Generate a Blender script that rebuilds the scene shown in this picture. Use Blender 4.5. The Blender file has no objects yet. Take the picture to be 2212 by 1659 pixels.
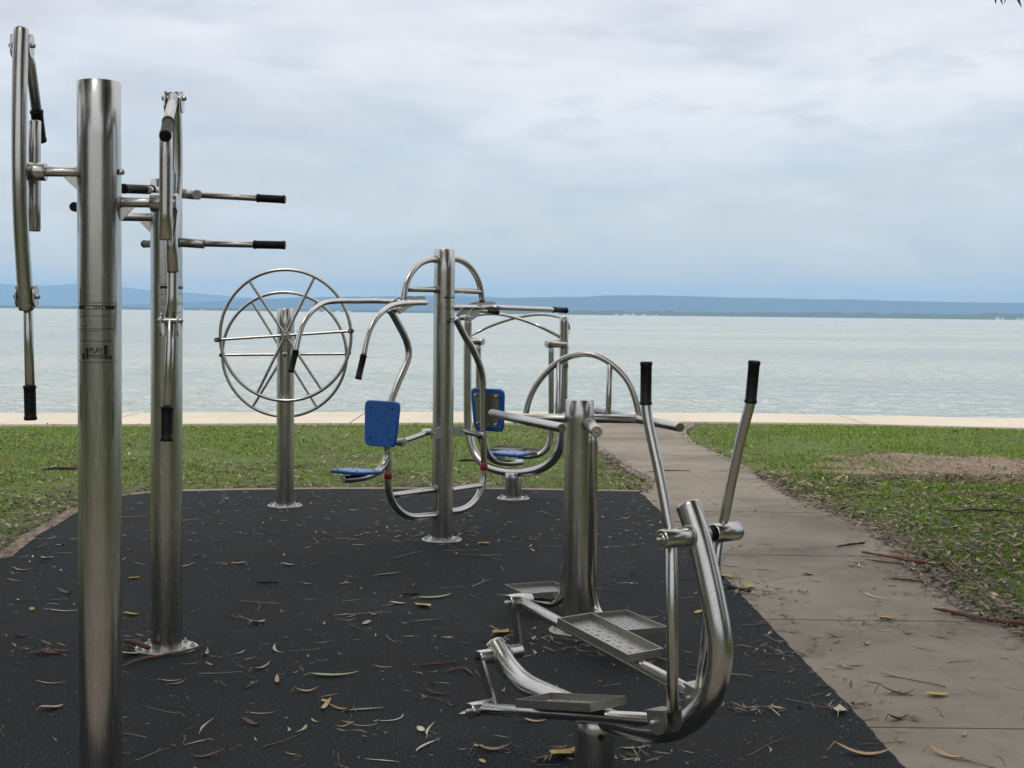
import bpy, math, random
import numpy as np
from mathutils import Vector, Matrix
R = math.radians
random.seed(7); rng = np.random.default_rng(7)
scene = bpy.context.scene
col = scene.collection

# ------------------------------------------------------------------ camera
F = 3097.0; CU = 1106.0; CV = 829.5          # focal length and centre in photo units (frame 2212 wide)
CH = 1.55
CAM = Vector((0, 0, CH))
PITCH = math.atan(153.5 / F); ROLL = 0.0116
RM = (Matrix.Rotation(math.pi / 2 - PITCH, 3, 'X') @ Matrix.Rotation(ROLL, 3, 'Z'))
cam = bpy.data.cameras.new('camera'); camo = bpy.data.objects.new('camera', cam); col.objects.link(camo)
camo.matrix_world = Matrix.Translation(CAM) @ RM.to_4x4()
cam.sensor_width = 36; cam.lens = 36 * F / 2212; cam.clip_start = 0.05; cam.clip_end = 60000
scene.camera = camo

def ray(u, v):
    return RM @ Vector(((u - CU) / F, -(v - CV) / F, -1))
def P(u, v, Y):
    d = ray(u, v); return CAM + d * (Y / d.y)
def G(u, v, z=0.0):
    d = ray(u, v); return CAM + d * ((z - CH) / d.z)
class Plane:                                   # vertical plane through a point along direction a
    def __init__(s, x, y, ang):
        s.p = Vector((x, y, 0)); s.a = Vector((math.cos(ang), math.sin(ang), 0)); s.b = Vector((math.sin(ang), -math.cos(ang), 0))
    def at(s, u, v, off=0.0):
        d = ray(u, v); p = s.p + s.b * off
        t = (p - CAM).dot(s.b) / d.dot(s.b)
        return CAM + d * t

# ------------------------------------------------------------------ mesh helpers
class MB:
    def __init__(s): s.v = []; s.f = []; s.uv = []; s.sm = []
    def add(s, vs, fs, uvs=None, smooth=False):
        o = len(s.v); s.v.extend([tuple(p) for p in vs])
        for i, f in enumerate(fs):
            s.f.append([o + k for k in f]); s.sm.append(smooth)
            s.uv.append(uvs[i] if uvs else [(vs[k][0] + vs[k][1], vs[k][2] + .3 * vs[k][1]) for k in f])
    def build(s, name, mat, parent=None, label=None):
        org = Vector((0, 0, 0)); q = parent
        while q is not None: org += q.location; q = q.parent
        me = bpy.data.meshes.new(name)
        me.from_pydata([(p[0] - org.x, p[1] - org.y, p[2] - org.z) for p in s.v], [], s.f)
        me.polygons.foreach_set('use_smooth', s.sm)
        ul = me.uv_layers.new(name='UVMap')
        ul.data.foreach_set('uv', [c for f in s.uv for p in f for c in p])
        me.materials.append(mat); me.update()
        o = bpy.data.objects.new(name, me); col.objects.link(o)
        if parent is not None: o.parent = parent
        if label: o['label'] = label
        return o

def cat(pts, k=8):
    P_ = [Vector(p) for p in pts]; out = []
    P_ = [P_[0] * 2 - P_[1]] + P_ + [P_[-1] * 2 - P_[-2]]
    for i in range(1, len(P_) - 2):
        p0, p1, p2, p3 = P_[i - 1:i + 3]
        t1 = max((p1 - p0).length, 1e-6) ** .5; t2 = t1 + max((p2 - p1).length, 1e-6) ** .5; t3 = t2 + max((p3 - p2).length, 1e-6) ** .5
        for j in range(k):
            t = t1 + (t2 - t1) * j / k
            A1 = p0 * ((t1 - t) / t1) + p1 * (t / t1)
            A2 = p1 * ((t2 - t) / (t2 - t1)) + p2 * ((t - t1) / (t2 - t1))
            A3 = p2 * ((t3 - t) / (t3 - t2)) + p3 * ((t - t2) / (t3 - t2))
            B1 = A1 * ((t2 - t) / t2) + A2 * (t / t2)
            B2 = A2 * ((t3 - t) / (t3 - t1)) + A3 * ((t - t1) / (t3 - t1))
            out.append(B1 * ((t2 - t) / (t2 - t1)) + B2 * ((t - t1) / (t2 - t1)))
    out.append(P_[-2]); return out

def smooth_path(pts, it=2):
    pts = [Vector(p) for p in pts]
    for _ in range(it):
        pts = [pts[0]] + [(pts[i - 1] + pts[i] * 2 + pts[i + 1]) / 4 for i in range(1, len(pts) - 1)] + [pts[-1]]
    return pts

def tube(mb, pts, r, n=18, caps=('flat', 'flat'), closed=False):
    pts = [Vector(p) for p in pts]; m = len(pts)
    rs = r if isinstance(r, (list, tuple)) else [r] * m
    T = []
    for i in range(m):
        if closed: d = pts[(i + 1) % m] - pts[i - 1]
        else: d = pts[min(i + 1, m - 1)] - pts[max(i - 1, 0)]
        T.append(d.normalized())
    nrm = T[0].cross(Vector((0, 0, 1)))
    if nrm.length < .05: nrm = T[0].cross(Vector((0, 1, 0)))
    nrm.normalize(); N = [nrm]
    for i in range(1, m):
        q = N[-1] - T[i] * N[-1].dot(T[i]); N.append(q.normalized())
    L = [0]
    for i in range(1, m): L.append(L[-1] + (pts[i] - pts[i - 1]).length)
    rings = [(pts[i], T[i], N[i], rs[i], L[i]) for i in range(m)]
    ends = []
    if not closed:
        for e in (0, 1):
            c, t, nn, rr, l = rings[0 if e == 0 else -1]; s = -1 if e == 0 else 1
            b = min(.0025, rr * .16); seq = []
            if caps[e] == 'round':
                for k in range(1, 6):
                    a = k / 6 * math.pi / 2
                    seq.append((c + t * s * rr * math.sin(a) * .8, t, nn, rr * math.cos(a), l + s * rr * math.sin(a)))
            elif caps[e] != 'none':
                seq = [(c + t * s * b, t, nn, rr - b, l + s * b)]
            if caps[e] == 'open':
                w = min(.004, rr * .2)
                seq += [(c + t * s * b, t, nn, rr - b - w, l), (c - t * s * .05, t, nn, rr - b - w, l)]
            if e == 0: rings = seq[::-1] + rings
            else: rings = rings + seq
            if caps[e] != 'none': ends.append(e)
    vs = []; fs = []; uvs = []
    for c, t, nn, rr, l in rings:
        bb = t.cross(nn)
        for j in range(n):
            a = 2 * math.pi * j / n
            vs.append(c + (nn * math.cos(a) + bb * math.sin(a)) * rr)
    M = len(rings)
    for i in range(M if closed else M - 1):
        i2 = (i + 1) % M
        l1 = rings[i][4]; l2 = rings[i2][4] if i2 else rings[i][4] + .05
        rr = rings[i][3]
        for j in range(n):
            j2 = (j + 1) % n
            fs.append((i * n + j, i * n + j2, i2 * n + j2, i2 * n + j))
            u1 = j / n * 6.283 * rr; u2 = (j + 1) / n * 6.283 * rr
            uvs.append([(u1, l1), (u2, l1), (u2, l2), (u1, l2)])
    mb.add(vs, fs, uvs, True)
    for e in ends:
        ring = vs[:n] if e == 0 else vs[-n:]
        f = list(range(n))
        if e == 0: f = f[::-1]
        mb.add(ring, [f], [[(.01 * math.cos(6.283 * j / n), .01 * math.sin(6.283 * j / n)) for j in range(n)]], False)

def prism(mb, poly, th):
    """planar polygon extruded by the vector th (centred)"""
    n = len(poly); a = [Vector(p) - th / 2 for p in poly]; b = [Vector(p) + th / 2 for p in poly]
    nn = Vector((0, 0, 0))
    for i in range(n): nn += a[i].cross(a[(i + 1) % n])
    if nn.dot(th) < 0: a.reverse(); b.reverse()
    mb.add(a, [list(range(n))[::-1]]); mb.add(b, [list(range(n))])
    for i in range(n):
        j = (i + 1) % n
        mb.add([a[i], a[j], b[j], b[i]], [[0, 1, 2, 3]])
def box(mb, c, ax, ay, az):
    c = Vector(c); q = [c - ax - ay, c + ax - ay, c + ax + ay, c - ax + ay]
    prism(mb, q, az * 2)
X, Y_, Z = Vector((1, 0, 0)), Vector((0, 1, 0)), Vector((0, 0, 1))

def rounded(w1, w0, h, rad, k=5):
    """2D outline, top half-width w1, bottom half-width w0, height h"""
    cs = [(-w0, -h / 2), (w0, -h / 2), (w1, h / 2), (-w1, h / 2)]; out = []
    for i in range(4):
        p = Vector(cs[i]); a = (Vector(cs[i - 1]) - p).normalized(); b = (Vector(cs[(i + 1) % 4]) - p).normalized()
        s = p + a * rad; e = p + b * rad
        for j in range(k + 1):
            t = j / k; out.append(s * (1 - t) ** 2 + p * 2 * t * (1 - t) + e * t * t)
    return out

# ------------------------------------------------------------------ materials
def mat(name):
    m = bpy.data.materials.new(name); m.use_nodes = True
    nt = m.node_tree; b = nt.nodes['Principled BSDF']; return m, nt, b
def nd(nt, t, **kw):
    n = nt.nodes.new(t)
    for k, v in kw.items(): setattr(n, k, v)
    return n
def noise(nt, vec, scale, detail=4, rough=.55, sc=None):
    if sc:
        mp = nd(nt, 'ShaderNodeMapping'); mp.inputs['Scale'].default_value = sc; nt.links.new(vec, mp.inputs['Vector']); vec = mp.outputs['Vector']
    n = nd(nt, 'ShaderNodeTexNoise'); n.inputs['Scale'].default_value = scale; n.inputs['Detail'].default_value = detail; n.inputs['Roughness'].default_value = rough
    nt.links.new(vec, n.inputs['Vector']); return n.outputs['Fac']
def ramp(nt, fac, stops):
    r = nd(nt, 'ShaderNodeValToRGB'); e = r.color_ramp.elements
    while len(e) < len(stops): e.new(.5)
    for i, (p, c) in enumerate(stops):
        e[i].position = p; e[i].color = (*c, 1) if len(c) == 3 else c
    nt.links.new(fac, r.inputs['Fac']); return r.outputs['Color']
def mrange(nt, fac, a, b, c, d):
    m = nd(nt, 'ShaderNodeMapRange'); nt.links.new(fac, m.inputs['Value'])
    for k, v in zip(('From Min', 'From Max', 'To Min', 'To Max'), (a, b, c, d)): m.inputs[k].default_value = v
    return m.outputs['Result']
def mixc(nt, fac, a, b, mode='MIX'):
    m = nd(nt, 'ShaderNodeMix', data_type='RGBA', blend_type=mode)
    if isinstance(fac, (int, float)): m.inputs[0].default_value = fac
    else: nt.links.new(fac, m.inputs[0])
    for s, i in ((a, 6), (b, 7)):
        if isinstance(s, tuple): m.inputs[i].default_value = (*s, 1)
        else: nt.links.new(s, m.inputs[i])
    return m.outputs[2]
def bump(nt, b, h, strength, dist):
    n = nd(nt, 'ShaderNodeBump'); n.inputs['Strength'].default_value = strength; n.inputs['Distance'].default_value = dist
    nt.links.new(h, n.inputs['Height']); nt.links.new(n.outputs['Normal'], b.inputs['Normal']); return n
def coords(nt): return nd(nt, 'ShaderNodeTexCoord')

def make_steel(name, base=(.575, .568, .548), r0=.17, r1=.30):
    m, nt, b = mat(name); tc = coords(nt)
    b.inputs['Metallic'].default_value = 1
    g = noise(nt, tc.outputs['UV'], 1, 5, .7, (330, 7, 1))
    g2 = noise(nt, tc.outputs['UV'], 1, 4, .7, (260, 120, 1))
    big = noise(nt, tc.outputs['Object'], 5, 4, .6)
    c1 = ramp(nt, g, [(.25, tuple(x * .78 for x in base)), (.75, tuple(min(1, x * 1.15) for x in base))])
    c2 = mixc(nt, mrange(nt, big, .5, .75, 0, .4), c1, (.40, .36, .31))
    c3 = mixc(nt, mrange(nt, g2, .42, .68, .0, .30), c2, (.27, .255, .23))
    sp = noise(nt, tc.outputs['Object'], 38, 5, .7)
    c3 = mixc(nt, mrange(nt, sp, .66, .74, 0, .35), c3, (.26, .19, .13))
    nt.links.new(c3, b.inputs['Base Color'])
    nt.links.new(mrange(nt, g, .25, .75, r0, r1), b.inputs['Roughness'])
    bump(nt, b, g, .05, .0004)
    return m
STEEL = make_steel('brushed_steel')
CHROME = make_steel('polished_steel', (.66, .65, .64), .07, .16)
def make_dull():
    m, nt, b = mat('dull_plate_steel'); tc = coords(nt)
    n = noise(nt, tc.outputs['Object'], 60, 5, .6)
    nt.links.new(ramp(nt, n, [(.3, (.33, .32, .29)), (.7, (.41, .40, .37))]), b.inputs['Base Color'])
    b.inputs['Metallic'].default_value = .9; b.inputs['Roughness'].default_value = .34
    bump(nt, b, n, .1, .001); return m
PLATE = make_dull()
def make_galv():
    m, nt, b = mat('bright_flange_steel'); tc = coords(nt)
    n = noise(nt, tc.outputs['Object'], 45, 4, .6)
    nt.links.new(ramp(nt, n, [(.3, (.34, .34, .32)), (.7, (.58, .58, .56))]), b.inputs['Base Color'])
    b.inputs['Metallic'].default_value = .75; b.inputs['Roughness'].default_value = .38; return m
GALV = make_galv()
def make_grip():
    m, nt, b = mat('black_rubber_grip'); tc = coords(nt)
    v = nd(nt, 'ShaderNodeTexVoronoi'); v.inputs['Scale'].default_value = 130
    nt.links.new(tc.outputs['UV'], v.inputs['Vector'])
    b.inputs['Base Color'].default_value = (.005, .005, .006, 1); b.inputs['Specular IOR Level'].default_value = .25; b.inputs['Roughness'].default_value = .5
    bump(nt, b, v.outputs['Distance'], .6, .002); return m
GRIP = make_grip()
def flat(name, c, rough=.5, spec=None, nz=None):
    m, nt, b = mat(name); b.inputs['Roughness'].default_value = rough
    tc = coords(nt); n = noise(nt, tc.outputs['Object'], nz or 30, 4, .6)
    nt.links.new(ramp(nt, n, [(.3, tuple(x * .82 for x in c)), (.7, tuple(min(1, x * 1.12) for x in c))]), b.inputs['Base Color'])
    if spec is not None: b.inputs['Specular IOR Level'].default_value = spec
    return m
BLACK = flat('black_ink', (.006, .006, .006), .5)
WHITEINK = flat('pale_ink', (.55, .53, .48), .5)
DARKHOLE = flat('dark_recess', (.01, .01, .01), .8)
RED = flat('red_tape', (.28, .012, .018), .4)
def make_blue():
    m, nt, b = mat('blue_moulded_plastic'); tc = coords(nt)
    n = noise(nt, tc.outputs['Object'], 14, 5, .6); f = noise(nt, tc.outputs['Object'], 700, 2, .5)
    nt.links.new(ramp(nt, n, [(.3, (.003, .085, .33)), (.7, (.008, .115, .42))]), b.inputs['Base Color'])
    sc_ = noise(nt, tc.outputs['Object'], 9, 7, .7, (1, 1, 3)); pc = b.inputs['Base Color'].links[0].from_socket
    nt.links.new(mixc(nt, mrange(nt, sc_, .54, .74, 0, .45), pc, (.07, .17, .40)), b.inputs['Base Color'])
    b.inputs['Roughness'].default_value = .28; bump(nt, b, f, .15, .0006); return m
BLUE = make_blue()

def make_rubber():
    m, nt, b = mat('black_rubber_softfall'); tc = coords(nt); o = tc.outputs['Object']
    fine = noise(nt, o, 115, 5, .8); mid = noise(nt, o, 45, 4, .7); big = noise(nt, o, 1.1, 5, .6)
    c = ramp(nt, fine, [(.36, (.0015, .0025, .003)), (.49, (.009, .0125, .0145)), (.63, (.064, .076, .082))])
    c = mixc(nt, mrange(nt, mid, .58, .75, 0, .5), c, (.028, .034, .036))
    c = mixc(nt, mrange(nt, big, .45, .70, 0, .6), c, (.026, .021, .018))
    dst = noise(nt, o, .9, 6, .62)
    c = mixc(nt, mrange(nt, dst, .5, .72, 0, .38), c, (.052, .048, .043))
    wet = noise(nt, o, .45, 4, .55)
    c = mixc(nt, mrange(nt, wet, .5, .7, 0, .5), c, (.006, .0075, .008))
    nt.links.new(c, b.inputs['Base Color']); b.inputs['Roughness'].default_value = .85; b.inputs['Specular IOR Level'].default_value = .12
    bump(nt, b, fine, .7, .004); return m
RUBBER = make_rubber()
def make_concrete(name, c0, c1, c2, dark):
    m, nt, b = mat(name); tc = coords(nt); o = tc.outputs['Object']
    big = noise(nt, o, .7, 6, .65); mid = noise(nt, o, 7, 5, .65); fine = noise(nt, o, 150, 3, .7); spots = noise(nt, o, 28, 3, .6)
    c = ramp(nt, big, [(.3, c0), (.5, c1), (.72, c2)])
    c = mixc(nt, mrange(nt, mid, .5, .8, 0, .45), c, dark)
    c = mixc(nt, mrange(nt, fine, .3, .7, 0, .30), c, tuple(x * .6 for x in c1))
    c = mixc(nt, mrange(nt, spots, .66, .74, 0, .55), c, tuple(x * .35 for x in c1))
    nt.links.new(c, b.inputs['Base Color']); b.inputs['Roughness'].default_value = .85
    bump(nt, b, fine, .4, .003); return m
CONC = make_concrete('path_concrete', (.125, .104, .08), (.25, .215, .168), (.335, .295, .238), (.105, .084, .062))
SEAW = make_concrete('seawall_concrete', (.60, .53, .42), (.68, .61, .49), (.74, .68, .56), (.50, .43, .33))
EDGE = make_concrete('edging_concrete', (.20, .145, .105), (.30, .235, .18), (.38, .315, .255), (.13, .09, .065))
def make_soil():
    m, nt, b = mat('soil_and_thatch'); tc = coords(nt); o = tc.outputs['Object']
    big = noise(nt, o, .8, 5, .6); fine = noise(nt, o, 40, 5, .7)
    c = ramp(nt, fine, [(.3, (.05, .08, .012)), (.55, (.11, .16, .028)), (.75, (.21, .19, .085))])
    c = mixc(nt, mrange(nt, big, .5, .7, 0, .6), c, (.105, .085, .05))
    nt.links.new(c, b.inputs['Base Color']); b.inputs['Roughness'].default_value = .95
    bump(nt, b, fine, .8, .02); return m
SOIL = make_soil()
def make_grass():
    m, nt, b = mat('grass_blades'); tc = coords(nt); o = tc.outputs['Object']
    gi = nd(nt, 'ShaderNodeNewGeometry')
    c = ramp(nt, gi.outputs['Random Per Island'], [(0, (.065, .130, .010)), (.4, (.145, .29, .018)), (.74, (.235, .385, .032)), (.92, (.28, .33, .08)), (1, (.32, .25, .12))])
    big = noise(nt, o, .55, 4, .6)
    c = mixc(nt, mrange(nt, big, .45, .68, 0, .45), c, (.185, .245, .05))
    nt.links.new(c, b.inputs['Base Color']); b.inputs['Roughness'].default_value = .55
    b.inputs['Specular IOR Level'].default_value = .3; return m
GRASS = make_grass()
def make_leaf(name, stops, rough=.6):
    m, nt, b = mat(name); tc = coords(nt)
    oi = nd(nt, 'ShaderNodeObjectInfo'); gi = nd(nt, 'ShaderNodeNewGeometry')
    ad = nd(nt, 'ShaderNodeMath', operation='ADD'); nt.links.new(oi.outputs['Random'], ad.inputs[0]); nt.links.new(gi.outputs['Random Per Island'], ad.inputs[1])
    fr = nd(nt, 'ShaderNodeMath', operation='FRACT'); nt.links.new(ad.outputs[0], fr.inputs[0])
    c = ramp(nt, fr.outputs[0], stops)
    n = noise(nt, tc.outputs['Object'], 90, 4, .6)
    c = mixc(nt, mrange(nt, n, .5, .75, 0, .5), c, tuple(x * .45 for x in stops[0][1]))
    nt.links.new(c, b.inputs['Base Color']); b.inputs['Roughness'].default_value = rough; return m
LEAF_PALE = make_leaf('pale_dry_leaf', [(0, (.36, .29, .20)), (.5, (.52, .45, .35)), (1, (.62, .57, .47))])
LEAF_TAN = make_leaf('tan_dry_leaf', [(0, (.28, .17, .09)), (.5, (.42, .28, .16)), (1, (.50, .38, .23))])
LEAF_BROWN = make_leaf('dark_brown_leaf', [(0, (.045, .028, .018)), (.5, (.09, .05, .03)), (1, (.14, .075, .045))])
LEAF_YELLOW = make_leaf('yellow_leaf', [(0, (.42, .26, .03)), (.5, (.50, .36, .06)), (1, (.50, .44, .16))])
LEAF_GREEN = make_leaf('grey_green_leaf', [(0, (.22, .27, .13)), (.5, (.33, .37, .21)), (1, (.40, .42, .28))])
TWIG = make_leaf('grey_twig', [(0, (.09, .07, .055)), (.5, (.22, .17, .135)), (1, (.42, .36, .29))], .8)
BARK = make_leaf('red_brown_bark', [(0, (.085, .035, .025)), (.5, (.14, .06, .042)), (1, (.17, .085, .06))], .8)
LITTER = make_leaf('mixed_leaf_litter', [(0, (.028, .018, .012)), (.4, (.075, .042, .026)), (.64, (.17, .10, .057)), (.88, (.30, .21, .13)), (1, (.47, .39, .28))])
DARKBARK = make_leaf('dark_bark', [(0, (.020, .013, .010)), (.5, (.038, .025, .019)), (1, (.06, .038, .028))], .85)
def make_crown():
    m, nt, b = mat('gum_foliage'); gi = nd(nt, 'ShaderNodeNewGeometry')
    nt.links.new(ramp(nt, gi.outputs['Random Per Island'], [(0, (.030, .045, .014)), (.6, (.055, .075, .025)), (1, (.09, .105, .045))]), b.inputs['Base Color'])
    b.inputs['Roughness'].default_value = .5; return m
CROWN = make_crown()
TRUNK = make_concrete('gum_trunk_bark', (.14, .10, .075), (.20, .15, .115), (.26, .20, .16), (.09, .06, .045))
WOODS = flat('far_forest', (.085, .105, .055), .9, .1, .02)
HILL = flat('forested_hill', (.035, .045, .035), .95, .1, .003)
WHITEWALL = flat('pale_building_wall', (.62, .61, .59), .7)
ROOFM = flat('grey_roof', (.3, .29, .28), .7)

def make_water():
    m, nt, b = mat('bay_water'); tc = coords(nt); o = tc.outputs['Object']
    tot = None
    for sc, lo, hi, amp in (((.30, .42, 1), .45, .75, .95), ((1.2, 1.6, 1), .50, .68, .60), ((3.4, 4.2, 1), .50, .66, .24), ((7, 11, 1), .35, .7, .04)):
        n = mrange(nt, noise(nt, o, 1, 3, .55, sc), lo, hi, 0, amp)
        if tot is None: tot = n
        else:
            a = nd(nt, 'ShaderNodeMath', operation='ADD'); nt.links.new(tot, a.inputs[0]); nt.links.new(n, a.inputs[1]); tot = a.outputs[0]
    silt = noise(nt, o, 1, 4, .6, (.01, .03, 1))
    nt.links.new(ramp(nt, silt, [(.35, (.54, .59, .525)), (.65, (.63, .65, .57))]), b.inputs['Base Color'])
    nt.links.new(mrange(nt, noise(nt, o, 1, 5, .6, (.012, .05, 1)), .35, .65, .06, .20), b.inputs['Roughness']); b.inputs['IOR'].default_value = 1.33
    bump(nt, b, tot, 1.0, .5); return m
WATER = make_water()

# ------------------------------------------------------------------ tagging
def thing(name, label, cat_, loc, group=None):
    o = bpy.data.objects.new(name, None); col.objects.link(o); o.location = loc; o.empty_display_size = .1
    o['label'] = label; o['category'] = cat_
    if group: o['group'] = group
    return o
def tag(o, label, cat_, group=None):
    o['label'] = label; o['category'] = cat_
    if group: o['group'] = group
    return o
def struct(o, kind='structure', label=None):
    o['kind'] = kind
    if label: o['label'] = label
    return o

# ------------------------------------------------------------------ setting: ground, rubber, path, seawall, water
def sheet(name, poly, z, m, thick=0.0):
    mb = MB(); n = len(poly)
    mb.add([(x, y, z) for x, y in poly], [list(range(n))], [[(x, y) for x, y in poly]])
    if thick:
        for i in range(n):
            j = (i + 1) % n; a, b = poly[i], poly[j]
            mb.add([(a[0], a[1], z - thick), (b[0], b[1], z - thick), (b[0], b[1], z), (a[0], a[1], z)], [[0, 1, 2, 3]])
    return mb.build(name, m)
def g2(u, v, z=0): p = G(u, v, z); return (p.x, p.y)
grass_line = [(-70, 15.0), (-14, 17.6)] + [g2(*p) for p in ((0, 922), (300, 920.5), (600, 919), (900, 917.5), (1200, 917), (1500, 915), (1800, 918.5), (2212, 929))] + [(13, 19.6), (70, 17)]
water_line = [(-70, 17.5), (-14, 19.9)] + [g2(*p) for p in ((0, 896.5), (500, 895), (1106, 893.5), (1600, 896), (2212, 908))] + [(13, 21.6), (70, 19.2)]
sheet('ground', [(-70, -70), (70, -70)] + [(x, y + .3) for x, y in reversed(grass_line)], 0.0, SOIL)
bpy.data.objects['ground']['kind'] = 'structure'
# seawall walkway slab with joints
mb = MB()
def interp(line, x):
    for (x0, y0), (x1, y1) in zip(line, line[1:]):
        if x0 <= x <= x1: return y0 + (y1 - y0) * (x - x0) / (x1 - x0)
    return line[-1][1]
joints = [-70, -40, -20, -13.2, -8.6, -5.45, -2.2, 1.2, 5.05, 8.3, 12, 20, 40, 70]
for a, b in zip(joints, joints[1:]):
    a += .012; b -= .012; k = max(2, int((b - a) / .6)); sk = .35
    xs = [a + (b - a) * i / k for i in range(k + 1)]
    lo = [(x, interp(grass_line, x), .03) for x in xs]; hi = [(x + sk * 0 , interp(water_line, x), .03) for x in xs]
    for i in range(k):
        mb.add([lo[i], lo[i + 1], hi[i + 1], hi[i]], [[0, 1, 2, 3]])
        mb.add([hi[i], hi[i + 1], (hi[i + 1][0], hi[i + 1][1], -2), (hi[i][0], hi[i][1], -2)], [[0, 1, 2, 3]])
        mb.add([lo[i + 1], lo[i], (lo[i][0], lo[i][1], -.1), (lo[i + 1][0], lo[i + 1][1], -.1)], [[0, 1, 2, 3]])
    for q, w in ((0, 1), (-1, -1)):
        mb.add([lo[q], hi[q], (hi[q][0], hi[q][1], -.1), (lo[q][0], lo[q][1], -.1)], [[0, 1, 2, 3]])
o = mb.build('seawall_walkway', SEAW); struct(o)
BARE = make_concrete('bare_earth', (.17, .115, .075), (.25, .18, .125), (.31, .235, .17), (.12, .08, .05))
random.seed(11); k = 48
sheet('bare_earth', [(4.75 + math.cos(6.283 * i / k) * 1.55 * random.uniform(.75, 1.12), 14.75 + math.sin(6.283 * i / k) * 1.6 * random.uniform(.75, 1.12)) for i in range(k)], .004, BARE)
bpy.data.objects['bare_earth']['kind'] = 'structure'
# water
mb = MB(); WZ = -1.0
mb.add([(-16000, 18, WZ), (16000, 18, WZ), (16000, 16000, WZ), (-16000, 16000, WZ)], [[0, 1, 2, 3]])
wat = mb.build('water', WATER); struct(wat)

# rubber
rub_edge_px = [(25, 1208), (83, 1160), (133, 1133), (171, 1108), (264.6, 1075.5), (323, 1069), (396, 1065), (550, 1062), (680, 1060.5), (860, 1060), (1057, 1060.5), (1216, 1063)]
far_edge = [(-5.3, 3.95), (-4.6, 6.3), (-3.75, 7.8)] + [g2(*p) for p in rub_edge_px]
right_edge = [g2(1382, 1066), g2(1434, 1116.5), g2(1601, 1291), g2(1724, 1423), g2(1834, 1533), g2(1946, 1659), (1.38, 3.9)]
_re = []; random.seed(2)
for (x0, y0), (x1, y1) in zip(right_edge, right_edge[1:]):
    n = max(2, int(math.hypot(x1 - x0, y1 - y0) / .07))
    for i in range(n): _re.append((x0 + (x1 - x0) * i / n + random.uniform(-.006, .005), y0 + (y1 - y0) * i / n))
right_edge_fine = _re + [right_edge[-1]]
rubber_poly = far_edge + right_edge_fine
o = sheet('rubber_surface', rubber_poly[::-1], .018, RUBBER, .03); struct(o)
# concrete edging along the far and left edge of the rubber
edge_line = far_edge + [right_edge[0]]
mb = MB(); W = .10; prev = None; outp = []
for i, (x, y) in enumerate(edge_line):
    a = Vector(edge_line[max(i - 1, 0)]); b = Vector(edge_line[min(i + 1, len(edge_line) - 1)])
    d = (b - a).normalized(); nn = Vector((-d.y, d.x)); outp.append((x + nn.x * W, y + nn.y * W))
for i in range(len(edge_line) - 1):
    a, b, c, d = edge_line[i], edge_line[i + 1], outp[i + 1], outp[i]
    mb.add([(a[0], a[1], .018), (b[0], b[1], .018), (c[0], c[1], .018), (d[0], d[1], .018)], [[0, 1, 2, 3]])
    mb.add([(a[0], a[1], -.02), (b[0], b[1], -.02), (b[0], b[1], .018), (a[0], a[1], .018)], [[0, 1, 2, 3]])
    mb.add([(d[0], d[1], .018), (c[0], c[1], .018), (c[0], c[1], -.02), (d[0], d[1], -.02)], [[0, 1, 2, 3]])
o = mb.build('concrete_edging', EDGE); struct(o)

# path: slabs with open joints
pl = [(1.46, -3), (1.42, 3)] + [g2(*p) for p in ((1946, 1659), (1834, 1533), (1724, 1423), (1601, 1291), (1434, 1116.5), (1382, 1066), (1396, 1043), (1352, 1018), (1311, 989))] + [(.80, 17.6), (.45, 20.4)]
pr = [(2.6, -3), (2.52, 5)] + [g2(*p) for p in ((2212, 1368), (2053, 1293.6), (1982, 1219), (1898, 1148), (1808, 1109), (1720, 1074), (1643, 1025.5), (1498, 958))] + [(2.3, 19.0), (2.7, 20.4)]
pl = sorted(pl, key=lambda p: p[1]); pr = sorted(pr, key=lambda p: p[1])
def xat(line, y):
    for (x0, y0), (x1, y1) in zip(line, line[1:]):
        if y0 <= y <= y1: return x0 + (x1 - x0) * (y - y0) / max(y1 - y0, 1e-6)
    return line[0][0] if y < line[0][1] else line[-1][0]
mb = MB(); js = [-3, -.5, 1.45, 3.4, 5.3, 7.19, 9.14, 11.16, 13.15, 15.6, 17.7, 20.2]
for a, b in zip(js, js[1:]):
    a += .008; b -= .008; k = 5
    ys = [a + (b - a) * i / k for i in range(k + 1)]
    if b > 20: ys = [min(y, 99) for y in ys]
    L = [(xat(pl, y) - (.03 if y < 12.3 else 0), y) for y in ys]; Rr = [(xat(pr, y), y) for y in ys]
    if b > 20.1: L[-1] = (L[-1][0], interp(grass_line, L[-1][0]) - .01); Rr[-1] = (Rr[-1][0], interp(grass_line, Rr[-1][0]) - .01)
    ring = L + Rr[::-1]; n = len(ring); z = .016
    inner = ring
    mb.add([(x, y, z) for x, y in ring], [list(range(n))[::-1]])
    for i in range(n):
        j = (i + 1) % n
        mb.add([(ring[j][0], ring[j][1], z), (ring[i][0], ring[i][1], z), (ring[i][0], ring[i][1], -.03), (ring[j][0], ring[j][1], -.03)], [[3, 2, 1, 0]])
for a, b in ((-12, -8.2), (-8.2, -5.6), (-5.6, -3.2), (-3.2, -.9), (-.9, 1.38)):
    q = [(a + .006, -1.2), (b - .006, -1.2), (b - .006, 3.86), (a + .006, 3.86)]
    mb.add([(x, y, .016) for x, y in q], [[0, 1, 2, 3]])
    for i in range(4):
        j = (i + 1) % 4; mb.add([(*q[i], -.03), (*q[j], -.03), (*q[j], .016), (*q[i], .016)], [[0, 1, 2, 3]])
o = mb.build('path', CONC); struct(o)

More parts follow.
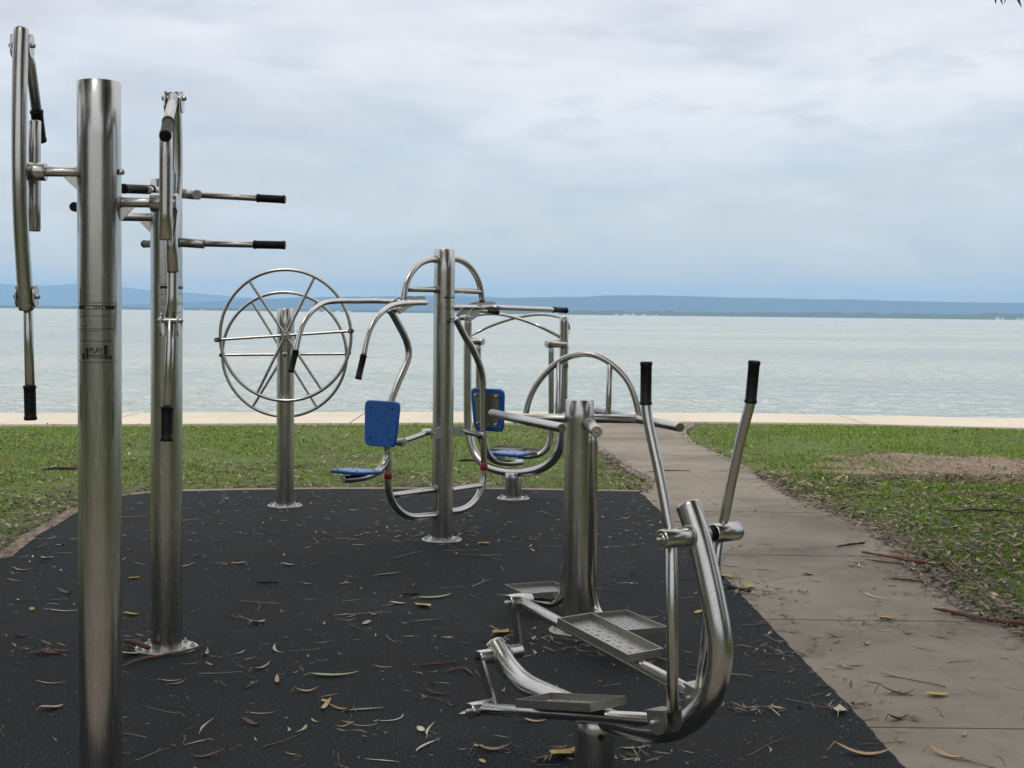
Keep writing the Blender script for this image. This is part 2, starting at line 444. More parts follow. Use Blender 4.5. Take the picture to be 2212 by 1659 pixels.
# ------------------------------------------------------------------ common parts
FACE = -math.pi / 2
def flange(root, x, y, r=.135, nb=8, z=.012, rot=.2):
    mb = MB(); tube(mb, [(x, y, z - .004), (x, y, z + .010)], r, 40); mb.build('base_plate', GALV, root)
    for k in range(nb):
        a = rot + k * 2 * math.pi / nb; p = Vector((x + math.cos(a) * (r - .025), y + math.sin(a) * (r - .025), z + .008))
        mb = MB(); tube(mb, [p, p + Z * .011], .0115, 6); tube(mb, [p + Z * .012, p + Z * .021], .006, 10); mb.build('bolt', GALV, root)
def post(root, x, y, ztop, r=.07, mat_=None, cap='flat'):
    mb = MB(); zs = np.linspace(.012, ztop - .003, 14)
    tube(mb, [(x, y, z) for z in zs], r, 48, ('none', 'flat' if cap == 'flat' else cap)); return mb.build('post', mat_ or STEEL, root)
def text_mesh(s, size):
    cu = bpy.data.curves.new('lettering', 'FONT'); cu.body = s; cu.size = size; cu.resolution_u = 2; cu.offset = size * .02
    ob = bpy.data.objects.new('lettering', cu); col.objects.link(ob)
    dg = bpy.context.evaluated_depsgraph_get(); me = bpy.data.meshes.new_from_object(ob.evaluated_get(dg))
    vs = [tuple(v.co) for v in me.vertices]; fs = [list(p.vertices) for p in me.polygons]
    bpy.data.objects.remove(ob); bpy.data.curves.remove(cu); bpy.data.meshes.remove(me); return vs, fs
def info_label(root, x, y, r, ztop, H, off_deg):
    """curved sticker round a post; content coordinates follow the close-up of the photograph"""
    face = math.atan2(-y, -x)                      # towards the viewer
    def th(px): return math.asin(max(-1, min(1, (px - 680) / 475))) + R(off_deg)
    def pt(px, py, rr):
        a = face + th(px); return Vector((x + math.cos(a) * rr, y + math.sin(a) * rr, ztop - (py - 195) / 1295 * H))
    def patch(mb, x0, y0, x1, y1, rr, k=16):
        xs = [x0 + (x1 - x0) * i / k for i in range(k + 1)]
        vs = [pt(a, y1, rr) for a in xs] + [pt(a, y0, rr) for a in xs]
        mb.add(vs, [[i, i + 1, k + 2 + i, k + 1 + i] for i in range(k)], None, True)
    mb = MB(); patch(mb, 222, 195, 1045, 1490, r + .0008, 24); lab = mb.build('info_label', LABEL, root)
    def piece(name, m, *a, rr=.0016, k=24):
        mb = MB(); patch(mb, *a, r + rr, k); mb.build(name, m, lab)
    for a in ((222, 195, 1045, 203), (222, 1480, 1045, 1490), (222, 230, 1045, 236)): piece('border_line', BLACK, *a)
    piece('heading_bar', BLACK, 250, 268, 1000, 350)
    random.seed(3)
    for yy, x1 in ((425, 330), (492, 900), (530, 330), (705, 430), (762, 975), (806, 830), (975, 320), (1032, 930)):
        mb = MB(); xx = 262
        while xx < x1:
            w = random.uniform(20, 70); patch(mb, xx, yy - 7, min(xx + w, x1), yy + 7, r + .0016, 3); xx += w + 14
        mb.build('text_line', BLACK, lab)
    for a in ((395, 1180, 445, 1420), (320, 1290, 370, 1430), (770, 1120, 845, 1315), (795, 1322, 850, 1420), (870, 1340, 930, 1420)): piece('logo_bar', BLACK, *a, k=4)
    for s, x0, x1, y0, y1 in (('PLAY', 462, 750, 1172, 1278), ('POLES', 462, 785, 1312, 1400)):
        vs, fs = text_mesh(s, 1.0); mx = max(v[0] for v in vs); my = max(v[1] for v in vs); mb = MB()
        mb.add([pt(x0 + v[0] / mx * (x1 - x0), y1 - v[1] / my * (y1 - y0), r + .0016) for v in vs], fs)
        mb.build('logo_lettering', BLACK, lab)
    mb = MB(); xx = 400
    while xx < 800:
        w = random.uniform(14, 34); patch(mb, xx, 292, xx + w, 332, r + .0022, 3); xx += w + random.choice((8, 8, 26))
    mb.build('heading_text', WHITEINK, lab)
m_, nt_, b_ = mat('clear_label_film'); LABEL = m_
tc_ = coords(nt_); n_ = noise(nt_, tc_.outputs['Object'], 40, 4)
nt_.links.new(ramp(nt_, n_, [(.3, (.50, .49, .45)), (.7, (.62, .61, .57))]), b_.inputs['Base Color'])
b_.inputs['Metallic'].default_value = .95; b_.inputs['Roughness'].default_value = .2

def handle(root, pts, r, grip_pts, rg, mat_=None, name='handle', caps=('flat', 'flat')):
    mb = MB(); tube(mb, pts, r, 18, caps); h = mb.build(name, mat_ or STEEL, root)
    mb = MB(); g0, g1 = Vector(grip_pts[0]), Vector(grip_pts[-1]); d = (g1 - g0).normalized()
    path = [g0, g0 + d * .006, g0 + d * .008] + [g0.lerp(g1, t) for t in (.25, .5, .75)] + [g1 - d * .010, g1 - d * .008, g1]
    tube(mb, path, [rg * 1.12, rg * 1.12, rg] + [rg] * 3 + [rg, rg * 1.10, rg * 1.08], 20, ('flat', 'flat'))
    mb.build('grip', GRIP, h); return h
def bolt(root, p, d, r=.007, l=.008, m=None):
    mb = MB(); tube(mb, [p, Vector(p) + Vector(d).normalized() * l], r, 10, ('none', 'round')); return mb.build('bolt', m or GALV, root)
def clevis(root, c, halfx, prof, bolts=True):
    """two side plates at x offsets, profile in the YZ plane, and the pin between them"""
    c = Vector(c)
    for s in (-1, 1):
        mb = MB(); prism(mb, [c + X * s * halfx + Y_ * a + Z * b for a, b in prof], X * .005); mb.build('pivot_plate', STEEL, root)
    mb = MB(); tube(mb, [c - X * (halfx + .008), c + X * (halfx + .008)], .0085, 12, ('round', 'round')); mb.build('pivot_pin', STEEL, root)
def arc_prof(rad, z0, z1, k=8):
    return [(rad * math.cos(a), z1 + rad * math.sin(a) * 1.0) for a in np.linspace(0, math.pi, k)] + [(rad * math.cos(a), z0 + rad * math.sin(a)) for a in np.linspace(math.pi, 2 * math.pi, k)]

# ------------------------------------------------------------------ machine 1: front left post with two arm wheels
_P = P; SH = .17; Y1 = 4.7 - SH
def P(u, v, Y): return _P(u, v, Y - SH)
b0 = P(215.9, 1000, 4.7); ztop = P(211.4, 176, 4.7).z
M1 = thing('arm_wheel_trainer', 'tall steel post with two bowed rotating arms at head height, foremost on the left', 'exercise machine', (b0.x, b0.y, .012))
post(M1, b0.x, b0.y, ztop, .0675); flange(M1, b0.x, b0.y)
info_label(M1, b0.x, b0.y, .0675, P(215, 652.6, 4.63).z, .188, 0)
for z_ in (P(0, 360, 4.7).z,):
    bolt(M1, Vector((b0.x + .069, b0.y - .01, P(258, 372, 4.7).z)), X, .010, .006)
# axles with gussets
def axle(root, p0, p1, r, gus):
    mb = MB(); tube(mb, [p0, p1], r, 18); o = mb.build('axle', STEEL, root)
    mb = MB(); prism(mb, gus, Y_ * .006); mb.build('gusset', STEEL, root)
axl = P(165, 371.5, 4.7); axl0 = Vector((b0.x - .062, Y1, axl.z)); hubl = P(60, 370.5, 4.7); hubl.z = axl.z
axle(M1, axl0, Vector((hubl.x, Y1, axl.z)), .0155, [P(135, 381, 4.7), P(168, 381, 4.7), P(168, 412, 4.7)])
xl = hubl.x - .022
mb = MB(); tube(mb, [Vector((xl - .005, Y1, axl.z)), Vector((P(98, 371, 4.7).x, Y1, axl.z))], .029, 28); mb.build('hub', STEEL, M1)
bow = [P(46, 68, 4.68), P(43.5, 130, 4.665), P(42, 220, 4.645), P(42, 370, 4.635), P(45, 480, 4.645), P(51, 580, 4.66), P(57, 668, 4.68)]
mb = MB(); tube(mb, cat(bow, 6), .0238, 24, ('round', 'flat')); mb.build('bowed_arm', STEEL, M1)
mb = MB(); tube(mb, [P(75, 262, 4.775), P(74.5, 320, 4.775), P(74.5, 440, 4.775), P(74, 498, 4.775)], .0197, 24, ('open', 'open')); mb.build('counter_tube', STEEL, M1)
mb = MB(); xg = xl - .004
prism(mb, [Vector((xg, a - SH, P(60, v, 4.7).z)) for a, v in ((4.650, 268), (4.672, 268), (4.765, 352), (4.765, 395), (4.66, 470), (4.650, 470))], X * .006); mb.build('web_plate', STEEL, M1)
def clev_px(root, u, v, Yd, hx, rad, dz0, dz1): clevis(root, P(u, v, Yd), hx, arc_prof(rad, dz0, dz1))
clev_px(M1, 48, 98, 4.70, .028, .024, -.016, .012)
handle(M1, [P(56, 102, 4.715), P(66, 140, 4.755), P(80, 246, 4.845)], .0165, [P(79, 240, 4.84), P(87, 305, 4.885)], .0195)
clev_px(M1, 58, 640, 4.685, .028, .025, -.010, .012)
handle(M1, [P(60, 655, 4.685), P(62, 740, 4.685), P(65, 840, 4.685)], .0148, [P(64, 834, 4.685), P(66, 906, 4.685)], .0185)
# right wheel
zr = P(300, 437, 4.7).z; hr = P(345, 437, 4.7)
axle(M1, Vector((b0.x + .062, Y1, zr)), Vector((hr.x, Y1, zr)), .0165, [P(256, 448, 4.7), P(290, 448, 4.7), P(262, 478, 4.7), P(256, 478, 4.7)])
mb = MB(); tube(mb, [Vector((P(328, 437, 4.7).x, Y1, zr)), Vector((hr.x + .055, Y1, zr))], .030, 28); mb.build('hub', STEEL, M1)
mb = MB(); tube(mb, [P(358.5, 284, 4.62), P(358.5, 340, 4.62), P(358, 460, 4.62), P(357.5, 517, 4.62)], .0203, 24, ('open', 'open')); mb.build('counter_tube', STEEL, M1)
bow = [P(376, 199, 4.735), P(380, 260, 4.755), P(381.5, 380, 4.765), P(378, 440, 4.745), P(371.5, 512, 4.70), P(371.5, 545, 4.70), P(373.5, 585, 4.725)]
mb = MB(); tube(mb, cat(bow, 6), .0190, 24, ('flat', 'flat')); mb.build('bowed_arm', STEEL, M1)
mb = MB(); tube(mb, [P(373.5, 583, 4.725), P(373, 640, 4.722), P(368, 692, 4.715)], .0168, 22, ('none', 'flat')); mb.build('arm_extension', STEEL, M1)
xg = P(371, 437, 4.7).x
mb = MB(); prism(mb, [Vector((xg, a - SH, P(375, v, 4.7).z)) for a, v in ((4.632, 395), (4.66, 372), (4.72, 366), (4.757, 380), (4.757, 455), (4.70, 490), (4.632, 475))], X * .006); mb.build('web_plate', STEEL, M1)
clev_px(M1, 376, 212, 4.715, .0255, .021, -.026, .002)
handle(M1, [P(375, 210, 4.70), P(370, 232, 4.60), P(362, 266, 4.45)], .0152, [P(363, 263, 4.463), P(357, 294, 4.33)], .0165)
clev_px(M1, 368, 692, 4.695, .0265, .020, -.030, .004)
handle(M1, [P(367.5, 693, 4.695), P(366, 760, 4.68), P(361, 886, 4.66)], .0128, [P(361.2, 880, 4.66), P(360, 952, 4.65)], .0188)

P = _P

# ------------------------------------------------------------------ machine 2: second post with grip levers
b2 = P(359.8, 1031, 6.42); ztop = P(363, 388, 6.42).z
M2 = thing('lever_arm_trainer', 'steel post with black gripped levers pointing sideways, standing just behind the foremost post', 'exercise machine', (b2.x, b2.y, .012))
post(M2, b2.x, b2.y, ztop); flange(M2, b2.x, b2.y, .14)
info_label(M2, b2.x, b2.y, .07, P(360, 612.4, 6.38).z, .198, 43)
mb = MB(); tube(mb, [P(392, 418, 6.40), P(428, 420.5, 6.32)], .0225, 22); mb.build('lever_arm', STEEL, M2)
mb = MB(); tube(mb, [P(425.5, 420.5, 6.22), P(425.5, 420.5, 6.40)], .0215, 24); mb.build('lever_hub', PLATE, M2)
handle(M2, [P(430, 421, 6.32), P(560, 428, 6.30)], .0142, [P(556, 427.8, 6.30), P(615, 431, 6.29)], .0172)
mb = MB(); tube(mb, [P(392, 523.5, 6.40), P(441, 526.5, 6.38)], .0215, 22); mb.build('lever_arm', STEEL, M2)
handle(M2, [P(438, 526, 6.38), P(555, 528.5, 6.36)], .0145, [P(549, 528.3, 6.36), P(615, 529.5, 6.35)], .0178)
handle(M2, [P(375, 414, 6.40), P(322, 409.5, 5.75)], .0142, [P(328, 410, 5.80), P(266, 407.5, 5.62)], .0182)
handle(M2, [P(365, 525, 6.50), P(322, 527, 6.9)], .0142, [P(338, 527, 6.75), P(312, 527, 7.0)], .0172)
ax0 = P(335, 469, 6.42); ax1 = P(192, 466, 6.42)
axle(M2, ax0, ax1, .0205, [P(302, 479, 6.42), P(336, 479, 6.42), P(336, 514, 6.42)])
mb = MB(); tube(mb, [P(186, 466, 6.2), P(186, 466, 6.62)], .024, 22); mb.build('hub', STEEL, M2)
handle(M2, [P(186, 458, 6.3), P(172, 449, 6.25)], .0142, [P(178, 453, 6.27), P(160, 446.5, 6.12)], .0188)

# ------------------------------------------------------------------ machine 3: big spoked wheels
b3 = P(616, 1000, 11.2); ztop = P(617, 666, 11.2).z
M3 = thing('shoulder_wheel', 'two large spoked steel wheels mounted either side of one slim post', 'exercise machine', (b3.x, b3.y, .012))
post(M3, b3.x, b3.y, ztop, .0685); flange(M3, b3.x, b3.y)
def wheel(c, Rr, degs, front):
    ring = [c + X * Rr * math.cos(a) + Z * Rr * math.sin(a) for a in np.linspace(0, 2 * math.pi, 97)[:-1]]
    mb = MB(); tube(mb, ring, .0135, 14, closed=True); rim = mb.build('wheel_rim', STEEL, M3)
    for d in degs:
        a = R(d); mb = MB(); tube(mb, [c + (X * math.cos(a) + Z * math.sin(a)) * .02, c + (X * math.cos(a) + Z * math.sin(a)) * (Rr - .006)], .0112, 12, ('none', 'none')); mb.build('spoke', STEEL, rim)
    s = -1 if front else 1
    mb = MB(); tube(mb, [c + Y_ * s * .022, c - Y_ * s * .1], .034, 24); mb.build('wheel_hub', PLATE, rim)
    bolt(rim, c + Y_ * s * .02, Y_ * s, .013, .012)
    return rim
cA = P(617, 724.3, 11.06); rimA = wheel(cA, .505, [4.4, 64, 124, 184.4, 244, 304], True)
cB = P(614.5, 765.5, 11.36); rimB = wheel(cB, .492, [1.2, 59, 122, 181.2, 239, 302], False)
for a in (4.4, 184.4):
    p = cA + (X * math.cos(R(a)) + Z * math.sin(R(a))) * .512
    mb = MB(); tube(mb, [p + Y_ * .015, p - Y_ * .12], .0175, 16); k = mb.build('wheel_handle', GRIP, M3)
    mb = MB(); tube(mb, [p - Y_ * .118, p - Y_ * .128], .0075, 10); mb.build('bolt', GALV, k)
    p = cB + (X * math.cos(R(a - 3)) + Z * math.sin(R(a - 3))) * .50
    mb = MB(); tube(mb, [p - Y_ * .015, p + Y_ * .12], .0165, 16); mb.build('wheel_handle', GRIP, M3)
bolt(M3, P(615.5, 765, 11.13), -Y_, .020, .006, STEEL)

# ------------------------------------------------------------------ machine 4: two seat press in the middle
b4 = P(957, 900, 9.6); ztop = P(959.5, 538, 9.6).z
M4 = thing('seated_press_machine', 'central steel post with two blue seats and blue backrests facing opposite ways', 'exercise machine', (b4.x, b4.y, .012))
post(M4, b4.x, b4.y, ztop); flange(M4, b4.x, b4.y)
info_label(M4, b4.x, b4.y, .07, P(957, 637, 9.53).z, .2, 66)
PL4 = Plane(b4.x, b4.y, R(52)); A4, B4 = PL4.a, PL4.b
def f4(pts, off=0): return [PL4.at(u, v, off) for u, v in pts]
def t4(name, pts, r, off=0, k=6, mat_=None, caps=('flat', 'flat'), sm=1):
    mb = MB(); tube(mb, smooth_path(cat(f4(pts, off), k), sm), r, 20, caps); return mb.build(name, mat_ or STEEL, M4)
t4('head_arch', [(948, 561), (928, 561), (906, 570), (887, 592), (876, 618), (871, 650)], .0215)
t4('head_arch', [(970, 559), (984, 559), (1006, 568), (1024, 588), (1036, 614), (1042, 652)], .0215)
t4('cross_bar', [(878, 624), (945, 625.5)], .0195)
t4('cross_bar', [(972, 627), (1038, 630)], .0195)
t4('swing_frame', [(841, 668), (848, 678), (862, 703), (877, 733), (883, 757), (881, 775), (873, 796), (859, 828), (846, 862), (838, 895), (836, 930), (837, 975), (838.5, 1010), (838, 1035), (840, 1060), (849, 1086), (868, 1108), (890, 1116.5), (912, 1116), (948, 1112.5)], .0235)
t4('swing_frame', [(984, 688), (992, 703), (1004, 726), (1019, 750), (1035, 785), (1042, 810), (1044, 850), (1044, 935), (1044.5, 965), (1046, 1010), (1043.5, 1043), (1032, 1073), (1014, 1093), (992, 1103), (962, 1106)], .0235)
t4('seat_arm', [(837, 972), (836, 988), (828, 1007), (812, 1021), (790, 1030), (765, 1034), (741, 1036)], .0235)
t4('seat_arm', [(1044, 935), (1047, 958), (1055, 981), (1067, 994), (1084, 999), (1105, 1000), (1127, 998)], .0225)
t4('lower_brace', [(846, 1071), (945, 1056.5)], .0205)
t4('lower_brace', [(968, 1060), (1044, 1048)], .0205)
for pts in ([(838.4, 1022), (838, 1034)], [(1045.6, 1001), (1045.2, 1015)]):
    mb = MB(); tube(mb, f4(pts), .0255, 20); mb.build('red_tape', RED, M4)
# links from the post to the swing frames
t4('link_bar', [(862, 956), (925, 934)], .0165)
t4('link_bar', [(1000, 932), (1040, 941)], .0165)
for pts, ctr in (([(931, 927), (958, 924), (958, 947), (931, 948)], (935, 937)), ([(960, 924), (1001, 921), (1003, 941), (960, 944)], (998, 931))):
    for off in (-.04, .04):
        mb = MB(); prism(mb, f4(pts, off), B4 * .006); mb.build('link_plate', PLATE, M4)
        bolt(M4, PL4.at(*ctr, off) + B4 * .002, B4, .009, .008)
mb = MB(); tube(mb, [PL4.at(924, 933) - B4 * .04, PL4.at(924, 933) + B4 * .04], .022, 18); mb.build('link_pivot', STEEL, M4)
for (u, v) in ((866, 955), (1040.5, 941)):
    mb = MB(); tube(mb, [PL4.at(u, v) - B4 * .028, PL4.at(u, v) + B4 * .028], .026, 20); o = mb.build('link_pivot', PLATE, M4)
    bolt(o, PL4.at(u, v) + B4 * .028, B4, .008, .008)
def pad(c, ax, up, nrm, w1, w0, h, name, boltdepth, plate_back):
    out = rounded(w1, w0, h, .045); nrm = nrm.normalized()
    mb = MB(); n = len(out)
    layers = [(-.011, .94), (-.007, 1), (.007, 1), (.011, .965)]
    rings = [[c + ax * p.x * s + up * p.y * s + nrm * d for p in out] for d, s in layers]
    vs = [p for r_ in rings for p in r_]; fs = []
    for i in range(3):
        for j in range(n): fs.append((i * n + j, i * n + (j + 1) % n, (i + 1) * n + (j + 1) % n, (i + 1) * n + j))
    mb.add(vs, fs, None, True); mb.add(rings[-1], [list(range(n))]); mb.add(rings[0], [list(range(n))[::-1]])
    o = mb.build(name, BLUE, M4)
    for sx, sy in ((-1, 1), (1, 1), (-1, -1), (1, -1)):
        w = (w1 if sy > 0 else w0) * .62; q = c + ax * sx * w + up * sy * h * .33
        mb = MB(); tube(mb, [q + nrm * .0095, q + nrm * .0125], .008, 10, ('none', 'flat')); mb.build('screw_recess', DARKHOLE, o)
        if plate_back: bolt(o, q - nrm * .017, -nrm, .010, .012)
    if plate_back:
        q = rounded(w1 * .76, w0 * .70, h * .80, .018); mb = MB()
        prism(mb, [c + ax * p.x + up * p.y - nrm * .0145 for p in q], nrm * .006); mb.build('backing_plate', PLATE, o)
    return o
recl = .07
up_l = (Z + A4 * recl).normalized(); c = PL4.at(837, 914) - A4 * .055
pad(c, B4, up_l, -A4, .152, .132, .292, 'backrest', 0, True)
up_r = (Z - A4 * recl).normalized(); c = PL4.at(1044, 886) + A4 * .055
pad(c, -B4, up_r, A4, .150, .130, .30, 'backrest', 0, True)
cs = PL4.at(768, 1020); cs.z += .004
pad(cs, B4, (A4 - Z * .03).normalized(), Z, .150, .135, .225, 'seat', 0, False)
cs = PL4.at(1103, 981); cs.z += .004
pad(cs, -B4, (-A4 - Z * .03).normalized(), Z, .140, .125, .20, 'seat', 0, False)
# press handles
def zp(x, y): return ((1420 + x * .1899) / 1.736, (1060 + y * .1899) / 1.736)
plateL = [(232, 520), (262, 590), (305, 618), (350, 598), (450, 520), (600, 450), (815, 325), (818, 292), (795, 268), (700, 262), (500, 290), (330, 400)]
plateR = [(1640, 640), (1634, 700), (1652, 750), (1690, 772), (1740, 740), (1880, 650), (1900, 490), (2190, 450), (2210, 410), (2180, 378), (2050, 366), (1900, 420), (1750, 510)]
for pts, piv in ((plateL, (312, 528)), (plateR, (1690, 690))):
    for off in (-.05, .045):
        pp = [zp(*q) for q in pts]; base = f4(pp, 0)
        mb = MB(); prism(mb, [q + B4 * off for q in base], B4 * .006); o = mb.build('pivot_plate', PLATE, M4)
        bolt(o, PL4.at(*zp(*piv)) + B4 * (off + .003), B4, .008, .007)
    mb = MB(); q = PL4.at(*zp(*piv)); tube(mb, [q - B4 * .055, q + B4 * .05], .020, 18); mb.build('pivot_tube', STEEL, M4)
def corner(p, a, b, d=.035): return [p + (a - p).normalized() * d, p + ((a - p).normalized() + (b - p).normalized()) * d * .35, p + (b - p).normalized() * d]
near = f4([(868, 656), (845, 661), (829, 671), (816, 684), (805, 700), (794.5, 726), (785.5, 768)], .25)
far = f4([(770, 650.5), (722.7, 650.8), (699, 655), (680, 667), (664, 684), (653, 704), (646, 727), (639, 759)], -.27)
tipn = PL4.at(926, 653.5, .25); tipf = PL4.at(806, 650, -.27)
path = near[::-1] + corner(tipn, near[0], tipf) + corner(tipf, tipn, far[0]) + far
mb = MB(); tube(mb, cat(path, 6), .0168, 18); hb = mb.build('handlebar', CHROME, M4)
def grip(parent, g0, g1, rg):
    mb = MB(); g0, g1 = Vector(g0), Vector(g1); d = (g1 - g0).normalized()
    tube(mb, [g0, g0 + d * .006, g0 + d * .008, g0.lerp(g1, .5), g1 - d * .01, g1 - d * .008, g1], [rg * 1.12, rg * 1.12, rg, rg, rg, rg * 1.1, rg * 1.08], 18, ('flat', 'flat')); return mb.build('grip', GRIP, parent)
grip(hb, PL4.at(785.5, 768, .25), PL4.at(773.8, 818, .25), .0195)
grip(hb, PL4.at(639, 758, -.27), PL4.at(628, 803, -.27), .0195)
near = f4([(1110, 665.5), (1150, 667), (1198, 669)], .25); far = f4([(990, 667), (1030, 670), (1060, 672.5)], -.27)
tipn = PL4.at(1072, 664, .25); tipf = PL4.at(962, 664, -.27)
path = near[::-1] + corner(tipn, near[0], tipf) + corner(tipf, tipn, far[0]) + far
mb = MB(); tube(mb, cat(path, 6), .0175, 18); hb = mb.build('handlebar', CHROME, M4)
grip(hb, PL4.at(1195, 668.9, .25), PL4.at(1223, 670.5, .25), .020)
grip(hb, PL4.at(1050, 671.5, -.27), PL4.at(1075, 674, -.27), .018)

# ------------------------------------------------------------------ trays
def tray(root, c, d, h, l, w, hgt=.019, name='foot_tray'):
    d = d.normalized(); h = (h - d * h.dot(d)).normalized(); n = d.cross(h); n = n if n.z > 0 else -n
    mb = MB(); box(mb, c, d * l / 2, h * w / 2, n * .002); o = mb.build(name, PLATE, root)
    mb = MB(); t = .004
    for s in (-1, 1):
        box(mb, c + h * s * (w / 2) + n * hgt / 2, d * (l / 2 + t), h * t / 2, n * (hgt / 2 + .004))
        box(mb, c + d * s * (l / 2) + n * hgt / 2, d * t / 2, h * (w / 2 - t), n * (hgt / 2 + .004))
    mb.build('tray_rim', PLATE, o)
    mb = MB(); k = int(l / .026); q = int(w / .026)
    for i in range(1, k):
        for j in range(1, q):
            p = c + d * (-l / 2 + i * l / k) + h * (-w / 2 + j * w / q) + n * .003
            e1, e2 = ((d + h), (d - h)) if (i + j) % 2 else ((d - h), (d + h))
            box(mb, p, e1.normalized() * .008, e2.normalized() * .0022, n * .0014)
    mb.build('tread', GALV, o); return o

# ------------------------------------------------------------------ machine 5: far air walker
M5b = P(1109.5, 1000, 11.8); M5b.z = 0
M5 = thing('air_walker', 'far steel frame with U shaped base tube, crossed arched rails and two hanging foot trays', 'exercise machine', (M5b.x, M5b.y, .012))
def d5(u): return 12.15 - .7 * (u - 1012) / 203
def f5(pts, dy=0): return [P(u, v, d5(u) + dy) for u, v in pts]
zt = P(1108, 1022, 11.8).z
mb = MB(); tube(mb, [(M5b.x, M5b.y, z) for z in np.linspace(.012, zt, 6)], .0685, 40, ('none', 'flat')); mb.build('post', STEEL, M5)
flange(M5, M5b.x, M5b.y)
mb = MB(); tube(mb, smooth_path(cat(f5([(1011, 687), (1010, 760), (1010, 850), (1010.5, 905), (1012, 935), (1018, 962), (1030, 986), (1050, 1006), (1084, 1018), (1120, 1021), (1158, 1016), (1186, 1002), (1206, 978), (1214, 947), (1216, 905), (1217, 850), (1218, 760), (1218.5, 684)]), 6), 2), .0350, 26); mb.build('frame_tube', STEEL, M5)
def rail(pts, bulge):
    n = len(pts); q = [P(u, v, d5(u) + bulge * math.sin(math.pi * i / (n - 1))) for i, (u, v) in enumerate(pts)]
    mb = MB(); tube(mb, cat(q, 6), .0135, 14); mb.build('hand_rail', STEEL, M5)
rail([(1214, 731), (1190, 717), (1163, 703.5), (1117.5, 687.2), (1085, 679.5), (1059, 677.7), (1035, 680), (1013, 687)], -.25)
rail([(1013, 726), (1030, 718), (1059, 704.4), (1104.5, 688.7), (1150, 680), (1182, 679.6), (1216, 686)], .25)
mb = MB(); tube(mb, cat([P(1218, 688, 11.45), P(1227, 698, 11.6), P(1229.5, 710, 11.65), P(1226, 726, 11.6), P(1219, 742, 11.45)], 6), .010, 12); mb.build('hand_rail', STEEL, M5)
def pend(uv0, uv1, leg):
    mb = MB(); tube(mb, [P(uv0[0], uv0[1], d5(uv0[0])), P(uv1[0], uv1[1], d5(uv0[0]) - .1)], .030, 22); o = mb.build('pivot_hub', STEEL, M5)
    bolt(o, P(uv1[0], uv1[1], d5(uv0[0]) - .105), Vector((.6, -.8, 0)), .008, .008)
    mb = MB(); tube(mb, smooth_path(cat([P(u, v, d5(uv0[0]) - .06) for u, v in leg], 6), 1), .0225, 18); mb.build('leg', STEEL, M5)
pend((1010, 737), (1043, 738), [(1034, 742), (1033.5, 820), (1033.5, 900), (1035, 940), (1043, 965), (1060, 982), (1090, 986)])
pend((1220, 743), (1181, 743), [(1190.5, 748), (1190.5, 830), (1190.5, 930), (1188, 953), (1180, 970), (1166, 981), (1146, 985.5), (1120, 986)])
q = P(1092, 972, 12.1); tray(M5, q, Vector((.9, -.35, 0)), Vector((.35, .9, 0)), .27, .36)
q = P(1146, 978, 11.5); tray(M5, q, Vector((.9, -.35, 0)), Vector((.35, .9, 0)), .20, .30)
cx = P(1218, 800, d5(1218)); info_label(M5, cx.x, cx.y, .035, P(1218, 748, d5(1218)).z, .185, 45)

# ------------------------------------------------------------------ machine 6: side swing stepper (behind the elliptical)
b6 = P(1249, 1100, 6.88)
M6 = thing('swing_stepper', 'waist high steel post with arched hand bar, two padless side bars and swinging foot trays', 'exercise machine', (b6.x, b6.y, .012))
M6['label'] = 'waist high steel post with semicircular hoop between two slanting bars and low swinging foot trays'
ztop = P(1256, 863, 6.88).z
post(M6, b6.x, b6.y, ztop); flange(M6, b6.x, b6.y)
zb = 1.045
lb = [G(1063, 893, zb), G(1214, 924.5, zb)]; rb = [G(1291, 888, zb), G(1469, 922.6, zb)]
for q in (lb, rb):
    mb = MB(); tube(mb, [q[0], q[0].lerp(q[1], .5), q[1]], .0215, 24); mb.build('side_bar', STEEL, M6)
def on(q, y): t = (y - q[0].y) / (q[1].y - q[0].y); return q[0].lerp(q[1], t)
ya = b6.y + .03
mb = MB(); tube(mb, [on(lb, ya), on(rb, ya)], .0215, 24); mb.build('cross_bar', STEEL, M6)
arcpx = [(1134.5, 899), (1141, 870), (1155, 837), (1179, 805), (1212, 778), (1249.6, 765), (1277, 765), (1304, 775), (1331, 794), (1355, 821), (1369, 851), (1376.5, 878), (1381, 900)]
ayy = lambda u: 7.05 - .12 * (u - 1134) / 247
mb = MB(); tube(mb, smooth_path(cat([P(u, v, ayy(u)) for u, v in arcpx], 5), 2), .0155, 20); mb.build('hoop', STEEL, M6)
for u0, v0, u1, v1 in ((1208, 782, 1205, 903), (1317.5, 786, 1313.5, 903)):
    mb = MB(); tube(mb, [P(u0, v0, ayy(u0)), P(u1, v1, 6.93)], .0140, 18); mb.build('stay', STEEL, M6)
hz = P(1289, 932, 6.38); h0 = Vector((b6.x + .045, b6.y - .03, hz.z))
mb = MB(); tube(mb, [h0, hz], .0265, 28); o = mb.build('pivot_hub', STEEL, M6); bolt(o, hz, hz - h0, .007, .010)
mb = MB(); tube(mb, smooth_path(cat([P(1282, 938, 6.48), P(1281, 1050, 6.50), P(1279.5, 1180, 6.54), P(1278.5, 1240, 6.57), P(1280, 1280, 6.60), P(1288, 1316, 6.60), G(1308, 1342, .140), G(1340, 1352, .138), G(1380, 1360, .138)], 6), 2), .0205, 22); mb.build('leg', STEEL, M6)
mb = MB(); tube(mb, [Vector((b6.x - .04, b6.y + .03, hz.z)), Vector((b6.x - .05, b6.y + .36, hz.z))], .0265, 24); mb.build('pivot_hub', STEEL, M6)
rl = Vector((b6.x - .036, b6.y + .28, hz.z))
